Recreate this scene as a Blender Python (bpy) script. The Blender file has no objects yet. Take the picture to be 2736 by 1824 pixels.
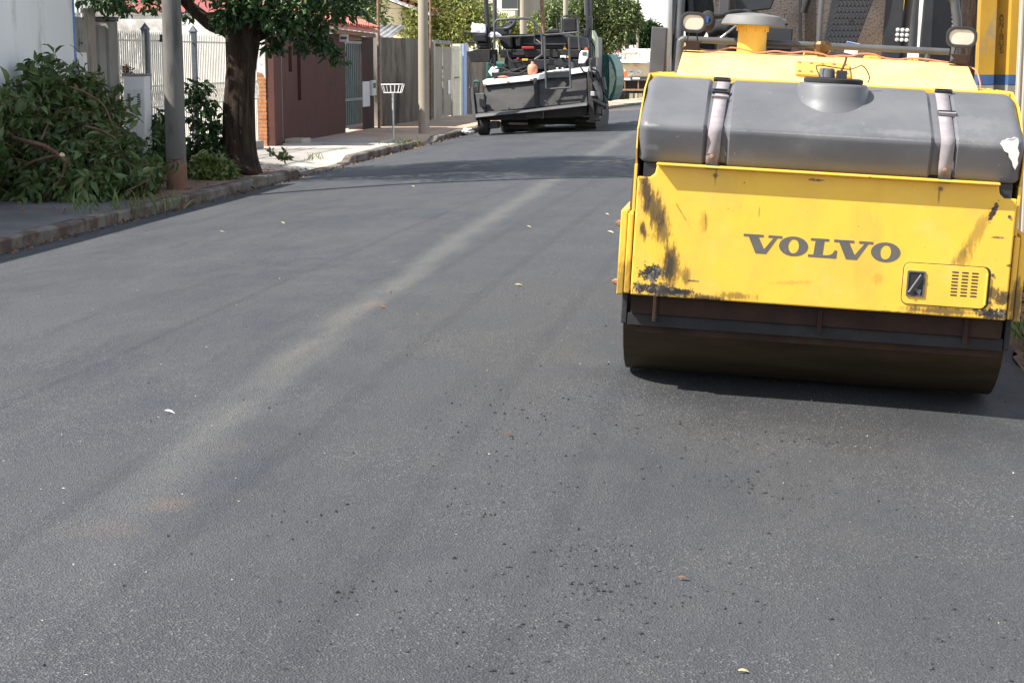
import bpy, bmesh, math, random
import numpy as np
from mathutils import Vector, Matrix, noise
R = random.Random(11)
sc = bpy.context.scene
col = sc.collection

# ------------------------------------------------------------------ camera, sky, sun, exposure
F, CX, CY = 4640.0, 1368.0, 912.0            # focal length and centre in photograph pixels
PITCH = math.atan((CY - 150.0) / F)
YAW = math.atan((2050.0 - CX) / F * math.cos(PITCH))
EYE = Vector((0, 0, 1.7))
cam = bpy.data.objects.new('camera', bpy.data.cameras.new('camera'))
col.objects.link(cam)
cam.location = EYE
cam.rotation_euler = (math.pi / 2 - PITCH, 0, YAW)
cam.data.sensor_width = 36.0
cam.data.lens = F / 2736.0 * 36.0
cam.data.clip_start = 0.1
cam.data.clip_end = 6000
sc.camera = cam
SUN = Vector((-0.78, -0.38, 1.0)).normalized()
world = bpy.data.worlds.new('World')
sc.world = world
world.use_nodes = True
wn = world.node_tree
sky = wn.nodes.new('ShaderNodeTexSky')
sky.sky_type = 'NISHITA'
sky.sun_disc = False
sky.sun_elevation = math.asin(SUN.z)
sky.sun_rotation = math.atan2(SUN.x, SUN.y)
sky.air_density = 1.0
sky.dust_density = 0.4
sky.ozone_density = 1.0
bg = wn.nodes['Background']
bg.inputs[1].default_value = 0.125
hs = wn.nodes.new('ShaderNodeHueSaturation')      # thin white haze takes the edge off the blue
hs.inputs['Saturation'].default_value = 0.52
wn.links.new(sky.outputs[0], hs.inputs['Color'])
wn.links.new(hs.outputs[0], bg.inputs[0])
sl = bpy.data.lights.new('sun', 'SUN')
sl.energy = 4.7
sl.angle = math.radians(0.53)
sl.color = (1.0, 0.95, 0.87)
so = bpy.data.objects.new('sun', sl)
so.rotation_euler = SUN.to_track_quat('Z', 'Y').to_euler()
so.location = (-20, -20, 40)
col.objects.link(so)
sc.view_settings.view_transform = 'Standard'
sc.view_settings.look = 'None'
sc.view_settings.exposure = 1.18
sc.view_settings.gamma = 1.0

# ------------------------------------------------------------------ surveying helpers (photo point + known plane -> place in the street)
FW = Vector((-math.sin(YAW) * math.cos(PITCH), math.cos(YAW) * math.cos(PITCH), -math.sin(PITCH)))
RT = Vector((math.cos(YAW), math.sin(YAW), 0))
UP = RT.cross(FW)
D = 2736 / 2352.0
def ray(x, y): return FW + RT * ((x - CX) / F) - UP * ((y - CY) / F)
def gz(x, y, z=0.0): d = ray(x, y); return EYE + d * ((z - EYE.z) / d.z)
def gy(x, y, Y): d = ray(x, y); return EYE + d * (Y / d.y)
def gx(x, y, X): d = ray(x, y); return EYE + d * (X / d.x)
def fall(Y):
    return -0.0175 * (math.sqrt((min(Y, 400) - 48) ** 2 + 60) + (min(Y, 400) - 48)) / 2
def zr(X, Y): return 0.034 - 0.0086 * (X + 2.8) ** 2 + fall(Y)

# ------------------------------------------------------------------ mesh helpers
class MB:
    def __init__(s): s.v = []; s.f = []
    def add(s, vs, fs, M=None):
        o = len(s.v)
        s.v += [tuple(M @ Vector(v)) for v in vs] if M is not None else [tuple(v) for v in vs]
        s.f += [tuple(i + o for i in f) for f in fs]
        return s
    def box(s, x0, x1, y0, y1, z0, z1, M=None):
        return s.add([(x0, y0, z0), (x1, y0, z0), (x1, y1, z0), (x0, y1, z0), (x0, y0, z1), (x1, y0, z1), (x1, y1, z1), (x0, y1, z1)],
                     [(0, 3, 2, 1), (4, 5, 6, 7), (0, 1, 5, 4), (1, 2, 6, 5), (2, 3, 7, 6), (3, 0, 4, 7)], M)
    def slab(s, pts, off):                      # a polygon given a thickness
        n = len(pts); off = Vector(off)
        vs = [Vector(p) for p in pts] + [Vector(p) + off for p in pts]
        return s.add(vs, [tuple(range(n)), tuple(range(2 * n - 1, n - 1, -1))] + [(i, i + n, (i + 1) % n + n, (i + 1) % n) for i in range(n)])
    def prism(s, poly, a, b, axis='x', M=None):
        def P(p, t): return {'x': (t, p[0], p[1]), 'y': (p[0], t, p[1]), 'z': (p[0], p[1], t)}[axis]
        n = len(poly)
        return s.add([P(p, a) for p in poly] + [P(p, b) for p in poly],
                     [tuple(range(n)), tuple(range(2 * n - 1, n - 1, -1))] + [(i, (i + 1) % n, (i + 1) % n + n, i + n) for i in range(n)], M)
    def ring(s, outer, inner, a, b, axis='y'):    # outline with a hole, same vertex counts
        def P(p, t): return {'x': (t, p[0], p[1]), 'y': (p[0], t, p[1]), 'z': (p[0], p[1], t)}[axis]
        n = len(outer); vs = [P(p, a) for p in outer] + [P(p, a) for p in inner] + [P(p, b) for p in outer] + [P(p, b) for p in inner]
        fs = []
        for i in range(n):
            j = (i + 1) % n
            fs += [(i, j, j + n, i + n), (i + 2 * n, i + 3 * n, j + 3 * n, j + 2 * n), (i, i + 2 * n, j + 2 * n, j), (i + n, j + n, j + 3 * n, i + 3 * n)]
        return s.add(vs, fs)
    def tube(s, pts, r, n=8, cap=True):
        pts = [Vector(p) for p in pts]; m = len(pts)
        rr = r if isinstance(r, (list, tuple)) else [r] * m
        o = len(s.v); prev = None
        for i, p in enumerate(pts):
            t = (pts[min(i + 1, m - 1)] - pts[max(i - 1, 0)]).normalized()
            a = prev if prev is not None else (Vector((0, 0, 1)) if abs(t.z) < 0.9 else Vector((1, 0, 0)))
            a = (a - t * a.dot(t)).normalized(); prev = a; b = t.cross(a)
            for k in range(n):
                q = 2 * math.pi * k / n
                s.v.append(tuple(p + (a * math.cos(q) + b * math.sin(q)) * rr[i]))
        for i in range(m - 1):
            for k in range(n):
                k2 = (k + 1) % n
                s.f.append((o + i * n + k, o + i * n + k2, o + (i + 1) * n + k2, o + (i + 1) * n + k))
        if cap:
            s.f.append(tuple(o + k for k in range(n))[::-1]); s.f.append(tuple(o + (m - 1) * n + k for k in range(n)))
        return s
    def lathe(s, prof, n=24, M=None):
        o = len(prof); vs = []; fs = []
        for (r, z) in prof:
            for k in range(n):
                q = 2 * math.pi * k / n; vs.append((r * math.cos(q), r * math.sin(q), z))
        for i in range(o - 1):
            for k in range(n):
                k2 = (k + 1) % n; fs.append((i * n + k, i * n + k2, (i + 1) * n + k2, (i + 1) * n + k))
        fs.append(tuple(range(n))[::-1]); fs.append(tuple((o - 1) * n + k for k in range(n)))
        return s.add(vs, fs, M)
    def grid(s, us, vs_, fn):
        o = len(s.v); a, b = len(us), len(vs_)
        s.v += [tuple(fn(u, v)) for u in us for v in vs_]
        s.f += [(o + i * b + j, o + (i + 1) * b + j, o + (i + 1) * b + j + 1, o + i * b + j + 1) for i in range(a - 1) for j in range(b - 1)]
        return s
    def mesh(s, name, m, smooth=0):
        me = bpy.data.meshes.new(name); me.from_pydata(s.v, [], s.f); me.update()
        bm = bmesh.new(); bm.from_mesh(me); bmesh.ops.recalc_face_normals(bm, faces=bm.faces); bm.to_mesh(me); bm.free()
        me.materials.append(m)
        if smooth:
            me.polygons.foreach_set('use_smooth', [True] * len(me.polygons)); me.set_sharp_from_angle(angle=math.radians(smooth))
        return me
    def build(s, name, m, parent=None, smooth=0, bev=0):
        return place(name, s.mesh(name, m, smooth), parent, bev)
WORLDROOT = {}
def place(name, me, parent=None, bev=0):
    o = bpy.data.objects.new(name, me); col.objects.link(o)
    if parent is not None:
        o.parent = parent
        if parent.name in WORLDROOT: o.location = -parent.location
    if bev:
        b = o.modifiers.new('bevel', 'BEVEL'); b.width = bev; b.segments = 2; b.limit_method = 'ANGLE'; b.angle_limit = 0.7
    return o
def tag(o, label, cat=None, group=None, kind=None):
    if label: o['label'] = label
    if cat: o['category'] = cat
    if group: o['group'] = group
    if kind: o['kind'] = kind
    return o
def thing(name, label, cat, loc, group=None, worldspace=True):
    o = bpy.data.objects.new(name, None); col.objects.link(o); o.location = loc; o.empty_display_size = 0.2
    if worldspace: WORLDROOT[o.name] = 1
    return tag(o, label, cat, group)
def struct(o, label=None): o['kind'] = 'structure'; return tag(o, label) if label else o
def rrect(x0, x1, z0, z1, r, n=4):
    P = []
    for cx, cz, a in ((x1 - r, z1 - r, 0), (x0 + r, z1 - r, 90), (x0 + r, z0 + r, 180), (x1 - r, z0 + r, 270)):
        for k in range(n + 1):
            q = math.radians(a + 90 * k / n); P.append((cx + r * math.cos(q), cz + r * math.sin(q)))
    return P

# ------------------------------------------------------------------ materials
def srgb(r, g, b): return tuple(((c / 255 + 0.055) / 1.055) ** 2.4 if c > 10 else c / 3294.6 for c in (r, g, b))
class NT:
    def __init__(s, name):
        s.m = bpy.data.materials.new(name); s.m.use_nodes = True; s.t = s.m.node_tree
        s.b = s.t.nodes['Principled BSDF']; s.pos = s.n('ShaderNodeNewGeometry').outputs['Position']
    def n(s, k, **kw):
        x = s.t.nodes.new(k)
        for a, v in kw.items(): setattr(x, a, v)
        return x
    def link(s, a, b): s.t.links.new(a, b)
    def put(s, sock, v):
        if hasattr(v, 'is_output') or hasattr(v, 'links'): s.link(v, sock)
        else: sock.default_value = v
    def noise(s, scale, detail=5, rough=0.55, co=None, st=None, dist=0):
        x = s.n('ShaderNodeTexNoise'); x.inputs['Scale'].default_value = scale; x.inputs['Detail'].default_value = detail
        x.inputs['Roughness'].default_value = rough; x.inputs['Distortion'].default_value = dist
        co = co or s.pos
        if st:
            mp = s.n('ShaderNodeMapping'); s.link(co, mp.inputs[0]); mp.inputs['Scale'].default_value = st; co = mp.outputs[0]
        s.link(co, x.inputs['Vector']); return x.outputs[0]
    def ramp(s, fac, lo, hi, a=0.0, b=1.0):
        x = s.n('ShaderNodeMapRange'); x.interpolation_type = 'SMOOTHSTEP'; s.put(x.inputs[0], fac)
        for i, v in enumerate((lo, hi, a, b)): s.put(x.inputs[i + 1], v)
        return x.outputs[0]
    def mix(s, f, a, b, mode='MIX'):
        x = s.n('ShaderNodeMix', data_type='RGBA', blend_type=mode); s.put(x.inputs[0], f)
        for k, v in ((6, a), (7, b)):
            if isinstance(v, tuple): x.inputs[k].default_value = (*v[:3], 1)
            else: s.link(v, x.inputs[k])
        return x.outputs[2]
    def math(s, op, a, b=0.0, c=None):
        x = s.n('ShaderNodeMath', operation=op); s.put(x.inputs[0], a); s.put(x.inputs[1], b)
        if c is not None: s.put(x.inputs[2], c)
        return x.outputs[0]
    def sep(s, co=None):
        x = s.n('ShaderNodeSeparateXYZ'); s.link(co or s.pos, x.inputs[0]); return x.outputs
    def bump(s, h, strength=0.3, dist=0.01):
        x = s.n('ShaderNodeBump'); x.inputs['Strength'].default_value = strength; x.inputs['Distance'].default_value = dist
        s.link(h, x.inputs['Height']); s.link(x.outputs[0], s.b.inputs['Normal'])
    def out(s, colour, rough=0.7, metal=0.0, spec=0.5):
        if isinstance(colour, tuple): s.b.inputs['Base Color'].default_value = (*colour, 1)
        else: s.link(colour, s.b.inputs['Base Color'])
        s.put(s.b.inputs['Roughness'], rough); s.b.inputs['Metallic'].default_value = metal
        s.b.inputs['Specular IOR Level'].default_value = spec
        return s.m
def M(name, c1, c2=None, rough=0.7, scale=3, st=None, bump=0, bscale=60, metal=0, spec=0.4, dirt=None, dscale=6, dlo=0.55, dhi=0.7, dst=None, detail=6):
    t = NT(name); c = c1
    if c2: c = t.mix(t.ramp(t.noise(scale, detail, 0.6, st=st), 0.3, 0.7), c1, c2)
    if dirt: c = t.mix(t.ramp(t.noise(dscale, 7, 0.65, st=dst), dlo, dhi), c, dirt)
    if bump: t.bump(t.noise(bscale, 5, 0.6), bump, 0.01)
    return t.out(c, rough, metal, spec)

def asphalt():
    t = NT('fresh_asphalt'); X, Y, Z = t.sep()[:3]
    big = t.noise(0.9, 5, 0.6, st=(1, 0.35, 1)); mid = t.noise(5, 5, 0.6, st=(1, 0.5, 1))
    c = t.mix(t.ramp(big, 0.35, 0.68), (0.046, 0.051, 0.060), (0.067, 0.071, 0.078))
    c = t.mix(t.ramp(t.noise(2.6, 6, 0.65, st=(1, 0.45, 1), dist=0.6), 0.42, 0.72, 0, 0.75), c, (0.080, 0.081, 0.081))
    c = t.mix(t.ramp(t.noise(1.3, 5, 0.6, st=(2.2, 0.3, 1)), 0.50, 0.72, 0, 0.6), c, (0.038, 0.042, 0.050))
    c = t.mix(t.ramp(mid, 0.45, 0.75, 0, 0.5), c, (0.078, 0.077, 0.076))
    # dusty seam that wanders along the crown of the street
    off = t.math('ADD', t.math('SUBTRACT', t.math('ADD', X, 3.08), t.math('DIVIDE', 4.6, Y)), t.math('MULTIPLY', t.math('SUBTRACT', t.noise(0.35, 3), 0.5), 0.45))
    lane = t.math('MULTIPLY', t.ramp(off, 0.0, 0.6), t.ramp(t.noise(0.8, 5, 0.6), 0.3, 0.6, 0.25, 0.8))
    c = t.mix(t.math('MULTIPLY', lane, 0.6), c, (0.060, 0.059, 0.058))       # the right lane's older, browner mat
    seam = t.ramp(t.math('ABSOLUTE', off), 0.0, 0.22, 1, 0)
    seam = t.math('MULTIPLY', seam, t.ramp(t.noise(1.7, 6, 0.65, st=(1.6, 0.4, 1)), 0.22, 0.55))
    seam = t.math('MULTIPLY', seam, t.ramp(Y, 5.2, 8.5, 0.15, 1))
    c = t.mix(t.math('MULTIPLY', seam, 0.60), c, (0.150, 0.146, 0.134))
    dust = t.math('MULTIPLY', t.ramp(t.noise(0.45, 6, 0.65, st=(1, 0.5, 1)), 0.55, 0.75), 0.35)
    c = t.mix(dust, c, (0.125, 0.115, 0.100))
    # reddish soil dragged onto the lane near the camera
    for (px, py, rx, ry, k) in ((460, 1362, 0.14, 0.16, 0.25), (620, 1210, 0.12, 0.3, 0.10), (300, 1430, 0.22, 0.18, 0.12), (1000, 822, 0.1, 0.3, 0.3), (1650, 292, 3.0, 7.0, 0.6)):
        p = gz(px, py, 0.0 if py > 400 else fall(75))
        dx = t.math('DIVIDE', t.math('SUBTRACT', X, p.x), rx); dy = t.math('DIVIDE', t.math('SUBTRACT', Y, p.y), ry)
        d = t.math('SQRT', t.math('ADD', t.math('MULTIPLY', dx, dx), t.math('MULTIPLY', dy, dy)))
        d = t.math('ADD', d, t.math('MULTIPLY', t.math('SUBTRACT', t.noise(9, 5, 0.7), 0.5), 1.8))
        d = t.math('ADD', d, t.math('MULTIPLY', t.math('SUBTRACT', t.noise(45, 4, 0.7), 0.5), 1.6))
        c = t.mix(t.ramp(d, 0.2, 1.0, k, 0), c, (0.21, 0.135, 0.095))
    # darker patch of asphalt in front of and beside the roller drum
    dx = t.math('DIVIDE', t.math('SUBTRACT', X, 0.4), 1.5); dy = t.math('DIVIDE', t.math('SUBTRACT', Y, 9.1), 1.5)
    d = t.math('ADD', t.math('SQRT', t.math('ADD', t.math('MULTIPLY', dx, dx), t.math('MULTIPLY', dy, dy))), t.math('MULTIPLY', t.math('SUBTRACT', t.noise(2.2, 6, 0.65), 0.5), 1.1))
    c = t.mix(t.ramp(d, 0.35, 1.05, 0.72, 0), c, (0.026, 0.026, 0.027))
    # mineral grain
    v = t.n('ShaderNodeTexVoronoi'); v.inputs['Scale'].default_value = 135; t.link(t.pos, v.inputs['Vector'])
    cs = t.sep(v.outputs['Color'])
    c = t.mix(t.ramp(cs[0], 0.0, 1.0, 0, 0.42), c, (0.022, 0.023, 0.026))
    coarse = t.ramp(t.noise(0.8, 4, 0.6), 0.38, 0.66, 0.25, 0.75)
    c = t.mix(t.math('MULTIPLY', t.ramp(cs[1], 0.84, 1.0), coarse), c, (0.17, 0.172, 0.172))
    h = t.math('ADD', v.outputs['Distance'], t.math('MULTIPLY', t.noise(240, 4, 0.6), 0.6))
    t.bump(h, 0.8, 0.007)
    return t.out(c, t.ramp(big, 0.3, 0.7, 0.62, 0.78), 0, 0.35)

def painted_yellow(name, blobs=(), base=(0.79, 0.475, 0.046), streak=True):
    """Yellow machine enamel; blobs = tar smears (x, z, rx, rz, angle, strength, grain) in the part's own coordinates."""
    t = NT(name); co = t.n('ShaderNodeTexCoord').outputs['Object']; x, y, z = t.sep(co)[:3]
    c = t.mix(t.ramp(t.noise(4, 6, 0.6, co=co), 0.35, 0.72), base, (base[0] * 0.93, base[1] * 0.90, base[2] * 1.3))
    c = t.mix(t.ramp(t.noise(7, 9, 0.72, co=co, st=(1, 1, 0.3)), 0.50, 0.78, 0, 0.45), c, (0.50, 0.29, 0.045))
    c = t.mix(t.ramp(t.noise(2.6, 7, 0.7, co=co), 0.52, 0.75, 0, 0.35), c, (0.74, 0.55, 0.20))      # dust film
    c = t.mix(t.ramp(t.noise(24, 5, 0.72, co=co), 0.69, 0.705, 0, 0.85), c, (0.16, 0.09, 0.05))
    for (bx, bz, rx, rz, ang, k, sc_) in blobs:
        ca, sa = math.cos(ang), math.sin(ang)
        dx = t.math('SUBTRACT', x, bx); dz = t.math('SUBTRACT', z, bz)
        u = t.math('DIVIDE', t.math('ADD', t.math('MULTIPLY', dx, ca), t.math('MULTIPLY', dz, sa)), rx)
        w = t.math('DIVIDE', t.math('SUBTRACT', t.math('MULTIPLY', dz, ca), t.math('MULTIPLY', dx, sa)), rz)
        d = t.math('SQRT', t.math('ADD', t.math('MULTIPLY', u, u), t.math('MULTIPLY', w, w)))
        nz = t.noise(sc_, 9, 0.75, co=co, st=(1, 1, 0.85) if sc_ < 19 else (1, 1, 0.22))
        d = t.math('ADD', d, t.math('MULTIPLY', t.math('SUBTRACT', nz, 0.5), 2.4 if sc_ < 19 else 3.0))
        d = t.math('ADD', d, t.math('MULTIPLY', t.math('SUBTRACT', t.noise(75, 4, 0.7, co=co, st=(1, 1, 1) if sc_ < 19 else (1, 1, 0.3)), 0.5), 1.5))
        c = t.mix(t.ramp(d, 0.62 if sc_ < 19 else 0.45, 0.85 if sc_ < 19 else 1.15, k, 0), c, t.mix(t.ramp(d, 0.2, 0.9), t.mix(t.ramp(t.noise(38, 5, 0.7, co=co), 0.52, 0.62), (0.018, 0.017, 0.016), (0.20, 0.185, 0.165)) if sc_ < 19 else (0.020, 0.019, 0.018), (0.06, 0.04, 0.022) if sc_ < 19 else (0.13, 0.065, 0.014)))
    t.bump(t.noise(3.5, 5, 0.5, co=co), 0.22, 0.02)
    return t.out(c, t.ramp(t.noise(6, 5, 0.6, co=co), 0.3, 0.7, 0.35, 0.62), 0, 0.45)

def tankmat(blobs):
    t = NT('grey_plastic_tank'); co = t.n('ShaderNodeTexCoord').outputs['Object']; x, y, z = t.sep(co)[:3]
    c = t.mix(t.ramp(t.noise(2.2, 6, 0.6, co=co), 0.3, 0.7), (0.095, 0.096, 0.103), (0.125, 0.126, 0.132))
    c = t.mix(t.ramp(t.noise(3.0, 8, 0.7, co=co), 0.55, 0.8, 0, 0.5), c, (0.20, 0.20, 0.19))
    c = t.mix(t.ramp(t.noise(45, 3, 0.6, co=co), 0.70, 0.74, 0, 0.5), c, (0.34, 0.33, 0.31))
    c = t.mix(t.ramp(t.noise(7, 6, 0.7, co=co, st=(1, 3, 3)), 0.62, 0.75, 0, 0.4), c, (0.075, 0.068, 0.06))
    for (bx, bz, rx, rz, k) in blobs:
        u = t.math('DIVIDE', t.math('SUBTRACT', x, bx), rx); w = t.math('DIVIDE', t.math('SUBTRACT', z, bz), rz)
        d = t.math('ADD', t.math('SQRT', t.math('ADD', t.math('MULTIPLY', u, u), t.math('MULTIPLY', w, w))), t.math('MULTIPLY', t.math('SUBTRACT', t.noise(30, 7, 0.7, co=co), 0.5), 2.0))
        c = t.mix(t.ramp(d, 0.3, 1.0, k, 0), c, (0.34, 0.335, 0.32))
    t.bump(t.noise(9, 5, 0.6, co=co), 0.08, 0.01)
    return t.out(c, t.ramp(t.noise(5, 5, 0.6, co=co), 0.3, 0.7, 0.42, 0.62), 0, 0.4)

def leafmat(name, a, b, c3=None, trans=0.25):
    t = NT(name); c = t.mix(t.ramp(t.noise(2.2, 3), 0.35, 0.65), a, b)
    w = t.n('ShaderNodeTexWhiteNoise'); g = t.n('ShaderNodeNewGeometry')
    w.noise_dimensions = '1D'; t.link(g.outputs['Random Per Island'], w.inputs['W'])
    c = t.mix(t.ramp(w.outputs['Value'], 0.45, 1.0, 0, 0.7), c, c3 or tuple(k * 1.7 for k in b))
    m = t.out(c, 0.45, 0, 0.4)
    tr = t.n('ShaderNodeBsdfTranslucent'); t.link(c, tr.inputs[0]); mx = t.n('ShaderNodeMixShader'); mx.inputs[0].default_value = trans
    o = t.t.nodes['Material Output']; t.link(t.b.outputs[0], mx.inputs[1]); t.link(tr.outputs[0], mx.inputs[2]); t.link(mx.outputs[0], o.inputs[0])
    return m
def barkmat(name, a, b, st=(6, 6, 0.8)):
    t = NT(name); nz = t.noise(3.0, 7, 0.65, st=st, dist=0.4)
    c = t.mix(t.ramp(nz, 0.32, 0.68), a, b); t.bump(nz, 0.9, 0.05); return t.out(c, 0.9, 0, 0.2)

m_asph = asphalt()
m_soil = M('bare_soil', (0.17, 0.10, 0.07), (0.26, 0.17, 0.12), 0.95, 2, bump=0.6, bscale=25, dirt=(0.05, 0.045, 0.03), dscale=4)
m_conc = M('pavement_concrete', (0.33, 0.30, 0.26), (0.45, 0.41, 0.36), 0.9, 1.5, bump=0.25, bscale=40, dirt=(0.16, 0.13, 0.11), dscale=2.2, dlo=0.58, dhi=0.75)
m_dpav = M('dark_pavement', (0.085, 0.085, 0.085), (0.14, 0.135, 0.13), 0.9, 1.2, bump=0.35, bscale=60, dirt=(0.17, 0.11, 0.085), dscale=1.4)
m_tpav = M('terracotta_pavement', (0.40, 0.27, 0.18), (0.52, 0.39, 0.28), 0.9, 1.1, bump=0.3, bscale=25, dirt=(0.28, 0.17, 0.11), dscale=1.6)
m_kerb = M('kerb_stone', (0.13, 0.115, 0.10), (0.21, 0.19, 0.165), 0.9, 3, bump=0.6, bscale=35, dirt=(0.085, 0.055, 0.040), dscale=2.5, dlo=0.42, dhi=0.62)
m_wallw = M('grey_white_wash', (0.76, 0.76, 0.75), (0.82, 0.815, 0.80), 0.9, 1.5, st=(1, 1, 0.25), bump=0.12, bscale=15, dirt=(0.46, 0.45, 0.42), dscale=2.2, dst=(1, 1, 0.3), dlo=0.52, dhi=0.75)
m_blue = M('blue_paint', (0.10, 0.22, 0.50), (0.14, 0.28, 0.55), 0.7, 5)
m_pblue = M('pale_blue_paint', (0.30, 0.42, 0.68), (0.36, 0.48, 0.72), 0.7, 5)
m_cgrey = M('stained_concrete', (0.22, 0.205, 0.185), (0.34, 0.32, 0.29), 0.9, 2.5, st=(1, 1, 0.3), bump=0.3, bscale=30, dirt=(0.055, 0.050, 0.042), dscale=2, dst=(1, 1, 0.3), dlo=0.52, dhi=0.72)
m_cwall = M('mouldy_concrete_wall', (0.14, 0.118, 0.09), (0.26, 0.215, 0.16), 0.95, 1.0, st=(1, 1, 0.6), bump=0.3, bscale=25, dirt=(0.028, 0.025, 0.020), dscale=1.1, dst=(1, 1, 0.45), dlo=0.46, dhi=0.72)
m_pole = M('pole_concrete', (0.105, 0.10, 0.09), (0.17, 0.16, 0.147), 0.92, 3, st=(1, 1, 0.2), bump=0.3, bscale=45, dirt=(0.07, 0.066, 0.06), dscale=4, dst=(1, 1, 0.2))
m_polet = M('warm_pole_concrete', (0.30, 0.26, 0.20), (0.40, 0.35, 0.28), 0.92, 3, st=(1, 1, 0.2), bump=0.25, bscale=45)
m_mud = M('red_mud_crust', (0.17, 0.085, 0.055), (0.25, 0.15, 0.105), 0.95, 4, bump=0.4, bscale=40)
m_corr = M('aged_cream_sheet', (0.33, 0.29, 0.235), (0.44, 0.40, 0.335), 0.75, 2, st=(1, 1, 0.3), dirt=(0.2, 0.16, 0.12), dscale=3, dst=(1, 1, 0.2))
m_wwall = M('white_render', (0.52, 0.505, 0.475), (0.66, 0.645, 0.615), 0.9, 2, bump=0.1, bscale=20, dirt=(0.26, 0.245, 0.22), dscale=1.6, dlo=0.48, dhi=0.68)
m_wpaint = M('cream_white_paint', (0.58, 0.55, 0.48), (0.66, 0.63, 0.57), 0.5, 4, dirt=(0.35, 0.2, 0.1), dscale=9, dlo=0.66, dhi=0.72)
m_dpost = M('blue_grey_steel', (0.06, 0.075, 0.095), (0.09, 0.11, 0.13), 0.6, 6)
m_redroof = M('red_roof_sheet', (0.42, 0.115, 0.10), (0.50, 0.17, 0.145), 0.6, 3)
m_tile = M('red_clay_tile', (0.50, 0.155, 0.11), (0.58, 0.24, 0.18), 0.8, 6, bump=0.2, bscale=40)
m_otile = M('orange_clay_tile', (0.40, 0.17, 0.10), (0.50, 0.25, 0.16), 0.85, 5)
m_brown = M('brown_house_paint', (0.080, 0.033, 0.025), (0.096, 0.042, 0.033), 0.9, 2, bump=0.25, bscale=60, dirt=(0.058, 0.030, 0.026), dscale=1.2)
m_slit = M('dark_red_recess', (0.045, 0.018, 0.018), None, 0.9)
m_maroon = M('maroon_paint', (0.045, 0.018, 0.016), (0.058, 0.026, 0.022), 0.85, 3)
m_greygate = M('grey_gate_steel', (0.15, 0.155, 0.16), (0.22, 0.22, 0.22), 0.5, 5, metal=0.3)
m_greenp = M('green_gate_sheet', (0.07, 0.22, 0.19), (0.20, 0.33, 0.29), 0.4, 1.3)
m_brick = M('exposed_brick', (0.36, 0.135, 0.055), (0.50, 0.23, 0.10), 0.9, 9, bump=0.5, bscale=60)
m_mortar = M('pale_mortar', (0.50, 0.42, 0.33), (0.62, 0.55, 0.46), 0.95, 9)
m_plate = M('white_enamel', (0.74, 0.74, 0.72), (0.68, 0.68, 0.66), 0.4, 6)
m_galv = M('galvanised_steel', (0.52, 0.53, 0.54), (0.62, 0.63, 0.64), 0.45, 8, metal=0.5)
m_fibro = M('fibre_cement_sheet', (0.22, 0.215, 0.21), (0.38, 0.37, 0.35), 0.9, 3, dirt=(0.1, 0.1, 0.1), dscale=4)
m_creamw = M('cream_house_wall', (0.68, 0.56, 0.36), (0.74, 0.63, 0.43), 0.9, 2)
m_taupe = M('taupe_gate_sheet', (0.22, 0.195, 0.145), (0.27, 0.24, 0.185), 0.6, 2, dirt=(0.2, 0.18, 0.15), dscale=3)
m_cgate = M('pale_yellow_gate', (0.58, 0.55, 0.40), (0.66, 0.63, 0.49), 0.6, 2, dirt=(0.36, 0.33, 0.22), dscale=3)
m_olivew = M('olive_yellow_wall', (0.36, 0.34, 0.17), (0.46, 0.43, 0.25), 0.9, 2)
m_rust = M('rusty_iron', (0.20, 0.11, 0.065), (0.34, 0.21, 0.13), 0.85, 12, bump=0.4, bscale=90)
m_beigeb = M('apartment_render', (0.66, 0.60, 0.48), (0.72, 0.67, 0.56), 0.9, 1)
m_taupeb = M('apartment_taupe', (0.36, 0.31, 0.25), None, 0.9)
m_glass = M('dark_window_glass', (0.03, 0.035, 0.04), None, 0.1, spec=0.6)
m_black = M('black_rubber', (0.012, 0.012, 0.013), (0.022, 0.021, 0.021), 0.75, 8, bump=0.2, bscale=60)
m_tar = M('tar_blackened_steel', (0.012, 0.0115, 0.011), (0.028, 0.025, 0.023), 0.6, 6, bump=0.3, bscale=50, dirt=(0.05, 0.035, 0.028), dscale=8, dlo=0.6, dhi=0.75)
m_dark = M('dark_grey_paint', (0.020, 0.021, 0.025), (0.032, 0.034, 0.039), 0.5, 5, dirt=(0.03, 0.026, 0.024), dscale=5)
m_mid = M('mid_grey_paint', (0.060, 0.061, 0.065), (0.092, 0.092, 0.096), 0.45, 4, dirt=(0.09, 0.065, 0.05), dscale=8, dlo=0.6, dhi=0.75)
m_screed = M('worn_screed_plate', (0.024, 0.0235, 0.0225), (0.055, 0.053, 0.050), 0.5, 1.6, st=(1, 1, 2), metal=0.2, dirt=(0.04, 0.037, 0.034), dscale=3, bump=0.15, bscale=30)
m_teal = M('teal_green_enamel', (0.006, 0.085, 0.072), (0.010, 0.125, 0.105), 0.5, 3, dirt=(0.012, 0.05, 0.044), dscale=3)
m_tealw = M('scuffed_pale_green', (0.40, 0.47, 0.33), (0.52, 0.57, 0.43), 0.6, 3, dirt=(0.12, 0.3, 0.24), dscale=4)
m_white = M('white_paint', (0.76, 0.76, 0.75), (0.70, 0.70, 0.69), 0.5, 6, dirt=(0.4, 0.38, 0.35), dscale=7, dlo=0.62, dhi=0.74)
m_cloth = M('white_cloth', (0.62, 0.63, 0.68), (0.74, 0.74, 0.77), 0.95, 14, dirt=(0.35, 0.35, 0.42), dscale=14)
m_jug = M('salmon_plastic', (0.62, 0.22, 0.12), (0.66, 0.27, 0.17), 0.45, 5)
m_redp = M('red_plastic', (0.50, 0.035, 0.03), None, 0.45)
m_orangep = M('orange_marking', (0.75, 0.15, 0.03), None, 0.5)
m_yelp = M('yellow_marking', (0.78, 0.42, 0.03), None, 0.5)
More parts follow.
